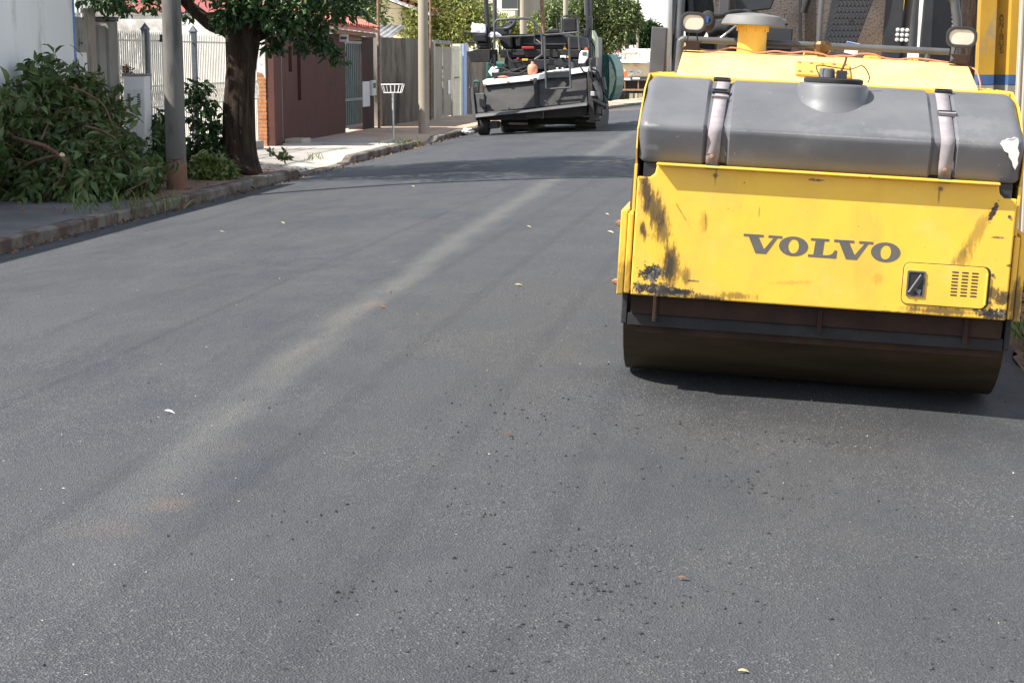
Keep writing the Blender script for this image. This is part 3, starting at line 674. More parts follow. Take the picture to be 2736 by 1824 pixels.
# rusty upright pipes
for (px, py, X, h, lab) in ((1013, 330, -9.2, 5.0, 'rusty iron pipe standing at the end of the mouldy concrete wall'), (1151, 315, -9.15, 5.0, 'thin rusty pipe standing just right of the tan concrete pole')):
    p = gx(px, py, X); o = MB().tube([(0, 0, -0.1), (0.02, 0, h)], 0.035 if px < 1100 else 0.028, 8).build('pipe', m_rust, smooth=50)
    o.location = (X, p.y, 0); tag(o, lab, 'pipe')
# mouldy concrete wall
k0, k1 = sx(1016, 250)[0], sx(1159, 250)[0]; zc = sx(1060, 102)[1]
cw = thing('concrete_wall', 'long concrete boundary wall streaked with black mould', 'wall', (PX, k0, 0))
MB().box(PX - 0.16, PX, k0 + 0.06, k1 - 0.25, -0.2, zc).build('panel', m_cwall, cw)
MB().box(PX - 0.18, PX + 0.03, k0 - 0.12, k0 + 0.055, -0.2, zc + 0.04).build('pier', m_cgrey, cw)
MB().box(PX - 0.2, PX + 0.05, k1 - 0.24, k1, -0.2, zc - 0.05).build('end_pier', m_corr, cw)
# grey double gate
u0, u1 = k1 + 0.03, sx(1210, 250)[0]
dg = thing('double_gate', 'wide taupe sheet metal double gate in a pale frame', 'gate', (PX, u0, 0)); zg2 = sx(1185, 118)[1]; gzb = fall(52)
um = u0 + (u1 - u0) * 0.5
for (a_, b_) in ((u0 + 0.08, um - 0.03), (um + 0.03, u1 - 0.08)): MB().box(PX - 0.07, PX - 0.04, a_, b_, gzb + 0.05, zg2 - 0.08).build('leaf', m_taupe, dg)
for yy in (u0, um, u1 - 0.05): MB().box(PX - 0.05, PX - 0.005, yy, yy + 0.055, gzb - 0.05, zg2).build('stile', m_cgrey, dg)
MB().box(PX - 0.05, PX - 0.002, u0, u1, zg2 + 0.001, zg2 + 0.10).build('top_rail', m_cgrey, dg)
MB().box(PX - 0.038, PX - 0.01, sx(1199, 250)[0], sx(1203, 250)[0] + 0.1, sx(1201, 252)[1], sx(1201, 215)[1]).build('letter_plate', m_plate, dg)
v0, v1 = u1 + 0.03, sx(1229, 250)[0]
c2 = thing('gate', 'pale yellow sheet gate with an iron bolt beside the blue post', 'gate', (PX, v0, 0)); zg3 = sx(1220, 124)[1]
MB().box(PX - 0.04, PX, v0, v1, gzb, zg3).build('leaf', m_cgate, c2)
for z in (0.5 * zg3, 0.95 * zg3): MB().box(PX + 0.001, PX + 0.02, v0 + 0.02, v1 - 0.02, z - 0.03, z + 0.03).build('brace', m_cgate, c2)
MB().tube([(PX + 0.035, v0 + 0.2, 0.53 * zg3), (PX + 0.035, v1 - 0.3, 0.53 * zg3)], 0.02, 6).build('bolt', m_rust, c2)
o = thing('post', 'whitewashed gate pier between the yellow gate and blue post', 'pier', (PX, v1, 0))
MB().box(PX - 0.3, PX + 0.02, v1 + 0.03, sx(1234, 250)[0], gzb - 0.1, sx(1232, 118)[1]).build('shaft', m_cgate, o, bev=0.01)
w2 = sx(1236, 250)[0]
o = thing('post', 'light blue painted gatepost just left of the paving machine', 'gatepost', (PX, w2, 0))
MB().box(PX - 0.25, PX + 0.05, w2, w2 + 0.5, gzb - 0.1, sx(1240, 118)[1]).build('shaft', m_pblue, o, bev=0.01)
o = thing('boundary_wall', 'olive yellow boundary wall half hidden by the paving machine', 'wall', (PX, 62, 0))
MB().box(PX - 0.2, PX - 0.02, w2 + 0.53, 59, gzb - 0.3, 1.85).build('dark_panel', m_cwall, o)
MB().box(PX - 0.2, PX - 0.03, 59.02, 86, fall(80) - 0.4, 1.75).build('yellow_panel', m_olivew, o)

# houses and roofs behind the concrete wall
fr = thing('shed', 'shed with a grey fibre cement roof behind the concrete wall', 'shed', (-11, 45, 0))
MB().box(-14, -9.75, 43.6, 46.2, -0.2, 1.95).build('wall', m_cgrey, fr)
prof = []; yy = -14.2
while yy < -9.62: prof += [(yy + 0.177 * k / 6.0, 0.03 * math.sin(math.pi * 2 * k / 6)) for k in range(6)]; yy += 0.177
n = len(prof); rf = MB()
rf.add([(p[0], y_, z_ + p[1]) for (y_, z_) in ((43.3, 1.98), (46.4, 2.50)) for p in prof], [(i, i + 1, n + i + 1, n + i) for i in range(n - 1)])
o = rf.build('roof', m_fibro, fr, smooth=60); s_ = o.modifiers.new('t', 'SOLIDIFY'); s_.thickness = 0.012
hc = thing('house', 'cream house with an orange tiled gable roof behind the shed', 'house', (-14, 62, 0))
p = gy(1075, 32, 60); MB().box(p.x - 9, p.x + 0.3, 60, 72, -0.6, p.z + 0.1).build('wall', m_creamw, hc)
rp = [(p.x + 1.1, p.z - 0.15), (p.x - 4.2, p.z + 1.75), (p.x - 9.6, p.z - 0.15)]
MB().prism([(rp[0][0] - 0.9, p.z + 0.11), (rp[1][0], rp[1][1] - 0.1), (rp[2][0] + 0.6, p.z + 0.11)], 60, 72, 'y').build('gable', m_creamw, hc)
rfo = MB().slab([(rp[0][0], 59.4, rp[0][1]), (rp[0][0], 72.5, rp[0][1]), (rp[1][0], 72.5, rp[1][1]), (rp[1][0], 59.4, rp[1][1])], (0, 0, 0.12)).slab([(rp[2][0], 59.4, rp[2][1]), (rp[2][0], 72.5, rp[2][1]), (rp[1][0], 72.5, rp[1][1]), (rp[1][0], 59.4, rp[1][1])], (0, 0, 0.12)).build('roof', m_plate, hc)
tv2 = MB().tube([(0, 0, 0.07), (0, 13.1, 0.07)], 0.09, 8, False).mesh('tile_row', m_otile, 60)
L2 = math.hypot(rp[0][0] - rp[1][0], rp[0][1] - rp[1][1])
for i in range(22):
    o = place('tile_row', tv2, hc); q = i / 21.0
    o.location = Vector((rp[0][0] + (rp[1][0] - rp[0][0]) * q, 59.35, rp[0][1] + (rp[1][1] - rp[0][1]) * q + 0.11)) - hc.location
# apartment block far behind
ap = thing('apartment_block', 'pale multi-storey apartment block showing above the paving machine', 'building', (-12, 170, 0))
a_, b_ = gy(1305, 0, 170), gy(1376, 42, 170)
MB().box(a_.x, b_.x, 170, 186, -3.5, a_.z + 9).build('wall', m_beigeb, ap)
a2 = gy(1376, 40, 172); b2 = gy(1425, 40, 172)
MB().box(b_.x + 0.05, b2.x, 172, 186, -3.5, a_.z + 8).build('stair_tower', m_taupeb, ap)
for r in range(4):
    z0 = gy(1300, 24, 170).z + 2.9 * (r - 1)
    for c in range(3):
        xx = gy(1341, 10, 170).x - c * 3.0
        w = MB().box(xx, xx + 1.5, 169.93, 169.98, z0, z0 + 1.4).build('window', m_glass, ap)
        MB().box(xx - 0.1, xx + 1.6, 169.86, 169.99, z0 - 0.12, z0 - 0.02).build('sill', m_plate, w)
    MB().box(a_.x - 0.1, b_.x + 0.02, 169.8, 169.97, z0 - 1.25, z0 - 0.25).build('balcony_band', m_beigeb, ap)

# ------------------------------------------------------------------ utility poles and wires
def pole(px, py, X, Y, r0, r1, h, m, label, mud=False):
    t = thing('utility_pole', label, 'pole', (X, Y, 0), 'concrete utility poles'); z0 = zr(X, Y) if X > KX else swz(X, Y)
    MB().tube([(X, Y, z0 - 0.2), (X, Y, z0 + h)], [r0, r1], 20).build('shaft', m, t, smooth=50)
    if mud:
        mb = MB(); n = 28; vs = []
        for i in range(n):
            q = 2 * math.pi * i / n; top = 0.34 + 0.10 * noise.noise((math.cos(q) * 2, math.sin(q) * 2, 3))
            for (zz, rr) in ((-0.1, r0 + 0.004), (top, r0 + 0.003 - 0.003 * top)): vs.append((X + rr * math.cos(q), Y + rr * math.sin(q), z0 + zz))
        mb.add(vs, [(2 * i, 2 * ((i + 1) % n), 2 * ((i + 1) % n) + 1, 2 * i + 1) for i in range(n)]); mb.build('mud_stain', m_mud, t, smooth=60)
    c = MB().box(X - 1.0, X + 1.0, Y - 0.06, Y + 0.06, z0 + h - 0.9, z0 + h - 0.78).build('crossarm', m_twig, t)
    for k in (-0.9, -0.35, 0.35, 0.9): MB().lathe([(0.03, 0), (0.05, 0.03), (0.03, 0.07), (0.05, 0.10), (0.02, 0.14)], 10, Matrix.Translation((X + k, Y, z0 + h - 0.779))).build('insulator', m_wallw, c, smooth=40)
    return t
P1, P2 = gz(473, 500, 0.02), gz(1133, 352, 0.02)
pole(0, 0, P1.x, P1.y, 0.133, 0.095, 8.6, m_pole, 'grey concrete pole with mud-stained foot beside the heap of branches', True)
pole(0, 0, P2.x, P2.y, 0.125, 0.09, 8.6, m_polet, 'tan concrete pole standing beyond the wire basket', False)
for (px, Y, r, lab) in ((1398, 62, 0.125, 'thick concrete pole rising behind the left of the paving machine'), (1511, 80, 0.125, 'concrete pole rising behind the middle of the paving machine'), (1566, 96, 0.10, 'slim concrete pole rising beside the right upright of the paving machine'), (1704, 135, 0.11, 'distant pole standing against the sky left of the roller'), (1672, 150, 0.12, 'distant pole in front of the white billboard'), (1282, 105, 0.11, 'distant pole against the olive tree left of the paving machine')):
    p = gy(px, 100, Y); pole(0, 0, p.x, Y, r, r * 0.8, 9.5, m_polet, lab)
for i, (dx, h) in enumerate(((-0.9, 7.96), (-0.35, 7.96), (0.35, 7.96), (0.9, 7.96), (0.15, 5.4))):
    pts = []
    for (ya_, yb_) in ((-14.0, P1.y), (P1.y, P2.y), (P2.y, P2.y + 18)):
        for k in range(9):
            q = k / 9; pts.append((P1.x + dx, ya_ + (yb_ - ya_) * q, h - 1.1 * 4 * q * (1 - q) * (0.35 if h > 7 else 0.5)))
    tag(MB().tube(pts, 0.005 if h > 7 else 0.004, 5).build('overhead_wire', m_black), ['first overhead wire from the houses on the pole crossarms', 'second overhead wire from the houses on the pole crossarms', 'third overhead wire from the houses on the pole crossarms', 'outermost overhead wire on the street side of the crossarms', 'low cable slung between the concrete poles below the crossarms'][i], 'wire', 'wires between the poles')

for (q0, q1, lab) in (((1566, -60, 96), (1704, 36, 135), 'thin distant wire crossing the sky left of the roller'), ((1704, 36, 135), (1800, 48, 170), 'thin distant wire running behind the roller uprights'), ((1566, -20, 96), (1704, 70, 135), 'lower thin distant wire crossing the sky left of the roller')):
    A_, B_ = gy(*q0), gy(*q1); tag(MB().tube([A_.lerp(B_, k / 8) - Vector((0, 0, 0.35 * 4 * k / 8 * (1 - k / 8))) for k in range(9)], 0.02, 5).build('overhead_wire', m_black), lab, 'wire', 'wires between the poles')

# ------------------------------------------------------------------ street tree
T0 = gz(642, 462, 0.0); TY = T0.y
def tp(px, py, dY=0.0): return gy(px, py, TY + dY)
st = thing('street_tree', 'thick dark-barked street tree on the left pavement', 'tree', T0)
pts = smoothpath([tp(640, 468), tp(640, 440), tp(638, 380), tp(637, 300), tp(640, 220), tp(646, 140), tp(653, 70), tp(664, 0), tp(672, -110)], 4)
n = len(pts); rad = []
for p in pts:
    z = p.z; rad.append(0.200 + 0.12 * math.exp(-max(z, 0) / 0.22) + 0.03 * math.exp(-((z - 0.9) / 0.5) ** 2) + 0.05 * math.exp(-((z - 2.1) / 0.4) ** 2) - 0.05 * max(0, z - 2.2))
trunkmb(pts, rad, 28, 0.16, 3).build('trunk', m_bark, st, smooth=70)
def limb(path, a, b):
    p = smoothpath(path, 5); trunkmb(p, taper(a, b, len(p)), 10, 0.10, 5).build('limb', m_bark, st, smooth=70)
limb([tp(640, 110), tp(604, 78), tp(566, 66), tp(532, 40), tp(495, 6), tp(440, -60, -0.5), tp(380, -160, -1)], 0.14, 0.05)
limb([tp(655, 60), tp(700, 40), tp(745, -20), tp(800, -130, 0.5)], 0.12, 0.05)
limb([tp(660, 110), tp(705, 92), tp(722, 85)], 0.09, 0.05)
limb([tp(668, -60), tp(690, -220, -0.6), tp(700, -420, -1.2)], 0.15, 0.05)
limb([tp(664, -20), tp(600, -200, 0.6), tp(560, -400, 1.2)], 0.13, 0.05)
limb([tp(700, -80), tp(900, -200, 0.4), tp(1050, -330, 0.2)], 0.09, 0.03)
cl = []
for (px, py, dY, r, w) in ((255, -12, -1.2, 0.28, 0.5), (300, 2, -1.0, 0.22, 0.4), (335, 20, -0.6, 0.12, 0.15), (385, 15, -0.4, 0.13, 0.15), (425, -15, -0.3, 0.26, 0.5), (455, 30, -0.2, 0.10, 0.12), (495, 40, 0.2, 0.10, 0.12), (550, -20, 0.2, 0.2, 0.3),
                           (610, 30, -0.35, 0.24, 0.8), (600, 62, -0.4, 0.14, 0.25), (640, 5, -0.4, 0.3, 0.9), (705, 20, -0.3, 0.3, 0.9), (745, 45, -0.2, 0.26, 0.9), (790, 20, -0.1, 0.28, 0.9), (785, 70, -0.2, 0.2, 0.6), (835, 40, 0, 0.26, 0.8), (845, 85, 0, 0.2, 0.5), (868, 115, 0, 0.15, 0.3), (880, 138, 0.05, 0.13, 0.25), (905, 155, 0.05, 0.10, 0.12), (740, 115, -0.2, 0.14, 0.25), (720, 125, -0.2, 0.11, 0.16), (810, 115, -0.1, 0.16, 0.3), (885, 20, 0.1, 0.3, 0.7), (940, 10, 0.2, 0.25, 0.4)):
    cl.append((tuple(tp(px, py, dY)), (r, r, r * 0.95), w))
for i in range(46):
    q = R.uniform(0, 6.28); rr = math.sqrt(R.uniform(0, 1)); z = R.uniform(3.5, 7.6); k = math.sqrt(max(0.15, 1 - ((z - 5.2) / 2.8) ** 2))
    cl.append(((T0.x + 0.5 + 3.1 * k * rr * math.cos(q), TY - 0.1 + 2.4 * k * rr * math.sin(q), z), (0.75, 0.75, 0.5), 2.2))
for i in range(16): cl.append(((R.uniform(-12.2, -8.4), TY + R.uniform(-2.4, 1.2), R.uniform(3.3, 5.2)), (0.7, 0.7, 0.45), 1.7))
Pp, Dd = cloud(cl, 250, 5, 0.1)
place('crown', leafmesh('crown', Pp, Dd, 0.125, m_leafd, 0.42, 5), st)
# root swelling
MB().tube(smoothpath([tp(600, 425, -0.25), tp(640, 452, -0.38), tp(690, 462, -0.30)], 4), [0.05, 0.07, 0.085, 0.085, 0.08, 0.08, 0.075, 0.06, 0.03], 10).build('root', m_bark, st, smooth=70)

# trees beyond
def tz(px, py, Y): return tuple(gy(px, py, Y))
simple_tree('dense green tree behind the red tile canopy', (-12.5, 50, -0.1), 5, [(tz(905, 10, 50), (1.0, 1.0, 0.9), 2)] + [(tz(px, py, 50 + d), (0.55, 0.6, 0.5), 1) for px, py, d in ((860, 20, 0), (930, 30, 0.4), (965, 55, -0.4), (985, 20, 0.5), (1000, 75, -0.2), (900, -30, 0), (840, 55, 0), (960, -20, 0))], 420, 0.15, m_leafm, 'trees beyond the walls', seed=2)
def bush(label, Y, spots, base, per, size, m, seed, group='trees beyond the walls', rr=0.8):
    cl2 = [(tz(px, py, Y + R.uniform(-1, 1)), (r_ * rr, r_ * rr, r_ * rr * 0.85), r_) for px, py, r_ in spots]
    return simple_tree(label, base, 5, cl2, per, size, m, group, 0.12, seed)
p = gy(1190, 60, 60)
bush('olive yellow bushy tree behind the taupe double gate', 60, [(1180, 40, 1.2), (1120, 50, 0.8), (1100, 80, 0.6), (1140, 90, 0.8), (1180, 90, 0.9), (1220, 80, 0.9), (1255, 60, 0.9), (1230, 20, 1.0), (1270, 20, 0.8), (1140, 10, 0.9), (1105, 20, 0.6), (1200, -30, 1.1), (1260, 95, 0.6), (1210, 110, 0.5), (1110, 105, 0.4), (1290, 60, 0.7), (1150, -40, 1.0)], (p.x, 60, fall(60) - 0.3), 650, 0.14, m_leafy, 3)
p = gy(1340, 60, 84)
bush('yellow green tree behind the left uprights of the paving machine', 84, [(1335, 80, 1.0), (1300, 55, 0.8), (1350, 85, 0.9), (1375, 75, 0.8), (1300, 75, 0.8), (1395, 90, 0.7), (1420, 80, 0.7), (1345, 60, 0.5), (1285, 30, 0.7)], (p.x, 84, fall(84) - 0.3), 550, 0.19, m_leafy, 4)
p = gy(1600, 90, 92)
bush('broad green tree behind the right side of the paving machine', 92, [(1610, 70, 1.6), (1570, 50, 1.3), (1640, 40, 1.3), (1660, 80, 1.2), (1600, 20, 1.4), (1630, 110, 1.1), (1600, 125, 1.0), (1670, 50, 0.9), (1555, 90, 1.2), (1530, 60, 1.1), (1500, 40, 1.2), (1470, 60, 1.0), (1445, 60, 0.8), (1480, 25, 0.8), (1540, 15, 1.2), (1690, 45, 0.6), (1620, -25, 1.4), (1560, -20, 1.4), (1690, 20, 0.5), (1490, 85, 1.0), (1450, 80, 0.9), (1650, 5, 0.9), (1580, 105, 1.1), (1705, 60, 0.35)], (p.x, 92, fall(92) - 0.3), 620, 0.21, m_leafm, 6)
p = gy(1722, 90, 185)
bush('dark distant tree at the end of the street', 185, [(1722, 95, 2.0), (1708, 85, 1.5), (1735, 85, 1.6), (1715, 110, 1.6), (1735, 112, 1.8), (1695, 108, 1.6), (1750, 100, 1.6)], (p.x, 185, fall(185) - 0.5), 600, 0.4, m_leafd, 8)
p = gy(1660, 110, 230)
bush('distant hazy tree behind the billboards', 230, [(1660, 105, 2.6), (1640, 110, 2.2), (1680, 100, 2.2), (1690, 115, 2.0), (1650, 90, 2.0)], (p.x, 230, fall(230) - 0.5), 500, 0.5, m_leafm, 9)

# ------------------------------------------------------------------ billboards and truck at the end of the street
def board(label, x0, y0, x1, y1, Y, m, marks=()):
    a, b = gy(x0, y0, Y), gy(x1, y1, Y); t = thing('billboard', label, 'billboard', (a.x, Y, fall(Y)))
    MB().box(a.x, b.x, Y, Y + 0.25, b.z, a.z).build('panel', m, t)
    for q in (0.2, 0.8): MB().box(a.x + (b.x - a.x) * q - 0.08, a.x + (b.x - a.x) * q + 0.08, Y + 0.26, Y + 0.4, fall(Y) - 0.6, b.z + 0.5).build('leg', m_mid, t)
    for (poly, mm) in marks:
        pp = [gy(px, py, Y - 0.02) for px, py in poly]; MB().slab(pp, (0, 0.015, 0)).build('print', mm, t)
board('white billboard with a black chevron mark and red stripe', 1645, 107, 1678, 150, 150, m_plate, [([(1651, 112), (1655, 112), (1658, 116), (1661, 112), (1664, 112), (1658, 118.5), (1655, 118.5)], m_blackp), ([(1651, 121), (1674, 121), (1674, 124), (1651, 125)], m_redsign)])
board('small pink and white billboard beside the green hopper', 1636, 128, 1658, 152, 140, m_plate, [([(1637, 128.5), (1657.5, 128.5), (1657.5, 140), (1637, 140)], m_pink), ([(1641, 131), (1648, 131), (1648, 132.5), (1641, 132.5)], m_plate), ([(1641, 135), (1653, 135), (1653, 136.5), (1641, 136.5)], m_plate)])
board('long blank white hoarding behind the tank truck', 1674, 121, 1699, 140, 155, m_plate)
TYk = 118.0
def tq(px, py, dY=0.0): return gy(px, py, TYk + dY)
tk = thing('tank_truck', 'cream asphalt tank truck parked at the far end of the street', 'truck', (tq(1690, 260).x, TYk, fall(TYk)))
def tbox(name, x0, y0, x1, y1, Y0, Y1, m, bev=0.0, par=None):
    a, b = tq(x0, y0, Y0), tq(x1, y1, Y0)
    return MB().box(a.x, b.x, TYk + Y0, TYk + Y1, b.z, a.z).build(name, m, par or tk, bev=bev)
a, b = tq(1648, 165), tq(1738, 206)
cxk = (a.x + b.x) / 2; hw = (b.x - a.x) / 2; zc_ = b.z; ht = a.z - b.z
prof = [(cxk + hw * s, z) for s, z in ((-1, zc_), (1, zc_), (1.0, zc_ + ht * 0.55), (0.86, zc_ + ht * 0.97), (0.5, zc_ + ht * 1.0), (-0.6, zc_ + ht * 1.0), (-0.92, zc_ + ht * 0.9), (-1.0, zc_ + ht * 0.5))]
MB().prism(prof, TYk, TYk + 6.5, 'y').build('tank', m_cream, tk, bev=0.05)
MB().slab([tq(1653, 160), tq(1728, 160), tq(1730, 165, -0.5), tq(1653, 164, -0.5)], (0, 0, -0.1)).build('hood_flap', m_white, tk)
tbox('walkway_rail', 1658, 144, 1714, 147, 0.4, 0.5, m_taupeb)
for px in (1660, 1672, 1684, 1696, 1708): tbox('rail_post', px, 147, px + 1.6, 160, 0.4, 0.5, m_taupeb)
tbox('manhole', 1664, 138, 1700, 146, 2, 3.5, m_cream, 0.1)
tbox('bumper', 1648, 206.5, 1742, 214, -0.1, 0.1, m_mid)
tbox('number_plate', 1664.5, 208.5, 1684, 213.5, -0.16, -0.11, m_plate)
tbox('number_plate', 1690, 207.5, 1709.5, 212.5, -0.16, -0.11, m_plate)
tbox('tail_lamp', 1648, 217, 1665, 223, -0.08, 0.05, m_redp)
tbox('shade_board', 1650, 215, 1740, 250, 0.3, 0.35, m_black)  # black board standing in for the dark shade under the truck's rear
tbox('spray_bar', 1645, 238, 1740, 243, -0.2, 0.0, m_rust)
for px in (1668, 1704): tbox('hanger', px, 214.5, px + 2.5, 238, -0.06, 0.0, m_rust)
for sx_ in (-0.75, 0.75):
    for dy in (1.0, 5.2):
        MB().lathe([(0.3, -0.16), (0.5, -0.15), (0.52, 0), (0.5, 0.15), (0.3, 0.16)], 20, Matrix.Translation((cxk + hw * sx_, TYk + dy, fall(TYk) + 0.36)) @ Matrix.Rotation(math.pi / 2, 4, 'Y')).build('wheel', m_black, tk, smooth=40)
a = tq(1700, 130); MB().box(cxk - hw * 0.95, cxk + hw * 0.95, TYk + 6.7, TYk + 8.6, fall(TYk) + 0.6, tq(1690, 142).z + 0.3).build('cab', m_white, tk, bev=0.1)
def placard(name, pts, m): MB().slab([tq(x_, y_, -0.03) for x_, y_ in pts], (0, 0.025, 0)).build(name, m, tk)
placard('orange_plate', [(1658, 192), (1675.5, 191), (1675.5, 205), (1658, 206)], m_orangep)
placard('hazard_diamond', [(1686, 186), (1695, 194.5), (1686.5, 203.5), (1677, 194)], m_plate)
placard('hazard_diamond', [(1706.5, 184.5), (1715, 193), (1707, 201.5), (1698, 193.5)], m_plate)
for k in range(7):
    xx = 1680 + k * 2.1; h_ = 194 - (4.6 if k in (3,) else 3.6 if k in (2, 4) else 2.2 if k in (1, 5) else 0.8)
    MB().slab([tq(xx, h_, -0.05), tq(xx + 0.9, h_, -0.05), tq(xx + 0.9, 194.3, -0.05), tq(xx, 194.3, -0.05)], (0, 0.012, 0)).build('diamond_stripe', m_blackp, tk)
MB().slab([tq(1703.5, 191, -0.05), tq(1705, 191, -0.05), tq(1705, 195, -0.05), tq(1710, 195, -0.05), tq(1710, 196.3, -0.05), tq(1703.5, 196.3, -0.05)], (0, 0.012, 0)).build('diamond_print', m_mid, tk)
tbox('red_reflector', 1655, 178, 1661, 180, -0.03, -0.005, m_redp); tbox('red_reflector', 1695.5, 175.5, 1702, 177, -0.03, -0.005, m_redp)
for (xa, xb) in ((1661, 1666), (1667, 1672), (1673, 1679), (1691, 1695), (1696, 1701), (1702, 1708)): tbox('stencil_mark', xa, 167.5, xb, 172, -0.02, -0.004, m_taupeb)

# ------------------------------------------------------------------ asphalt paver, seen from behind
def z5(zx, zy, Y): return gy(1200 + zx / 4.127, zy / 4.127, Y)
pv = thing('asphalt_paver', 'black and teal asphalt paving machine seen from behind by the left kerb', 'paver', (-5.25, 42, zr(-5.25, 42)))
def pb(name, x0, y0, x1, y1, Y0, Y1, m, bev=0.01, par=None):
    a, b = z5(x0, y0, Y0), z5(x1, y1, Y0)
    return MB().box(a.x, b.x, Y0, Y1, b.z, a.z).build(name, m, par or pv, bev=bev)
def ps(name, pts, off, m, bev=0.0, par=None):          # pts: (zx, zy, Y)
    return MB().slab([z5(*p) for p in pts], off).build(name, m, par or pv, bev=bev)
def pt(name, pts, r, m=None, n=8, par=None, sm=True):
    P = [z5(*p) for p in pts]; P = smoothpath(P, 4) if sm and len(P) > 2 else P
    return MB().tube(P, r, n).build(name, m or m_mid, par or pv, smooth=60)
# screed
ps('screed_plate', [(385, 945, 40.05), (930, 880, 40.05), (960, 1185, 39.8), (405, 1235, 39.8)], (0, 0.10, 0.03), m_screed, 0.01)
ps('screed_plate', [(965, 875, 40.05), (1515, 800, 40.05), (1525, 1125, 39.8), (990, 1180, 39.8)], (0, 0.10, 0.03), m_screed, 0.01)
ps('centre_strip', [(925, 830, 39.98), (965, 825, 39.98), (990, 1185, 39.74), (950, 1195, 39.74)], (0, 0.06, 0.0), m_black)
ps('screed_lid', [(368, 895, 39.97), (925, 832, 39.97), (1058, 808, 39.97), (1058, 868, 39.95), (925, 890, 39.95), (380, 945, 39.95)], (0, 0.5, 0.04), m_white, 0.008)
ps('screed_lid', [(1062, 806, 39.97), (1120, 796, 39.97), (1528, 752, 39.97), (1530, 795, 39.95), (1062, 862, 39.95)], (0, 0.5, 0.04), m_white, 0.008)
for (x, y) in ((393, 940), (650, 908), (905, 880), (1240, 838)): pb('hinge', x - 14, y - 9, x + 14, y + 10, 39.93, 39.97, m_rust, 0)
ps('walk_board', [(290, 1262, 39.55), (860, 1215, 39.55), (1520, 1135, 39.55), (1522, 1165, 39.5), (960, 1230, 39.5), (860, 1240, 39.5), (290, 1300, 39.5)], (0, 0.34, 0.02), m_mid, 0.01)
ps('screed_beam', [(300, 1300, 39.9), (1520, 1170, 39.9), (1520, 1280, 39.9), (520, 1330, 39.9), (300, 1330, 39.9)], (0, 0.6, 0), m_tar)
ps('heater_box', [(820, 1225, 39.7), (1040, 1215, 39.7), (1040, 1300, 39.7), (850, 1310, 39.7)], (0, 0.2, 0), m_tar)
pt('tow_hook', [(1040, 1230, 39.6), (1036, 1300, 39.6), (1015, 1308, 39.6)], 0.012, m_mid)
# end gates
ps('end_gate', [(232, 960, 39.9), (262, 958, 39.9), (300, 1330, 39.7), (265, 1325, 39.7)], (0, 0.9, 0), m_mid, 0.01)
ps('end_gate_box', [(285, 1030, 39.9), (385, 1030, 39.9), (400, 1240, 39.8), (300, 1250, 39.8)], (0, 0.5, 0), m_mid, 0.02)
ps('extension_box', [(330, 1090, 39.7), (390, 1100, 39.7), (400, 1180, 39.7), (340, 1180, 39.7)], (0, 0.12, 0), m_black)
pt('crank_handle', [(230, 830, 39.9), (232, 960, 39.9), (205, 985, 39.85)], 0.016)
pt('hand_rod', [(300, 800, 40.1), (318, 1015, 40.1)], 0.014, m_mid, sm=False)
pt('side_handle', [(265, 960, 40.0), (280, 900, 40.0), (330, 900, 40.0), (325, 1015, 40.0)], 0.018, m_mid)
pt('green_handle', [(275, 905, 39.98), (332, 903, 39.98)], 0.022, m_teal, sm=False)
ps('end_gate', [(1520, 800, 39.9), (1570, 790, 39.9), (1605, 1330, 39.7), (1545, 1340, 39.7)], (0, 0.8, 0), m_tar, 0.01)
for (pts, r, m) in (([(1580, 700, 40.2), (1640, 930, 40.1), (1720, 1140, 40.0)], 0.06, m_tar), ([(1600, 900, 39.9), (1660, 1040, 39.9), (1640, 1250, 39.9)], 0.07, m_mid), ([(1630, 860, 40.0), (1700, 1010, 40.0), (1740, 1050, 40.0)], 0.03, m_tar), ([(1690, 860, 40.6), (1712, 1000, 40.5)], 0.06, m_mid), ([(1590, 1100, 39.8), (1720, 1170, 39.8)], 0.05, m_tar)):
    pt('screed_arm', pts, r, m)
for (x0, y0, x1, y1) in ((1560, 640, 1620, 740), (1560, 860, 1620, 1010), (1600, 1060, 1650, 1220), (1650, 1200, 1690, 1280), (1700, 1150, 1735, 1205), (1600, 1230, 1660, 1310)):
    pb('valve_block', x0, y0, x1, y1, 39.95, 40.3, m_tar if x0 > 1600 else m_mid, 0.015)
pt('foot_peg', [(1590, 1330, 39.8), (1670, 1328, 39.8)], 0.018, m_tar, sm=False)
# wheels and crawler
def drum_at(name, x0, x1, yb, Y, r, m):
    a, b = z5(x0, yb, Y), z5(x1, yb, Y); z0 = zr((a.x + b.x) / 2, Y + r)
    MB().lathe([(r * 0.6, -0.5), (r * 0.95, -0.48), (r, -0.4), (r, 0.4), (r * 0.95, 0.48), (r * 0.6, 0.5)], 28, Matrix.Translation(((a.x + b.x) / 2, Y + r, z0 + r)) @ Matrix.Rotation(math.pi / 2, 4, 'Y') @ Matrix.Diagonal((1, 1, abs(b.x - a.x), 1))).build(name, m, pv, smooth=40)
drum_at('end_roller', 310, 425, 1460, 39.75, 0.24, m_black)
for (x0, x1) in ((565, 860), (1390, 1610)):
    a, b = z5(x0, 1440, 40.9), z5(x1, 1440, 40.9); z0 = zr((a.x + b.x) / 2, 42)
    prof = [(40.95, 0.28), (41.05, 0.08), (41.25, 0.0), (44.2, 0.0), (44.45, 0.1), (44.55, 0.3), (44.4, 0.55), (44.1, 0.66), (41.3, 0.66), (41.05, 0.52)]
    tr = MB().prism([(y_, z0 + z_) for y_, z_ in prof], a.x, b.x, 'x').build('crawler', m_black, pv, bev=0.02)
    for k in range(9):
        q = k / 8.0; yy, zz = (41.3 - 0.36 * math.sin(q * math.pi), z0 + 0.33 - 0.32 * math.cos(q * math.pi))
        MB().box(a.x - 0.01, b.x + 0.01, yy - 0.03, yy + 0.02, zz - 0.03, zz + 0.03).build('track_pad', m_tar, tr)
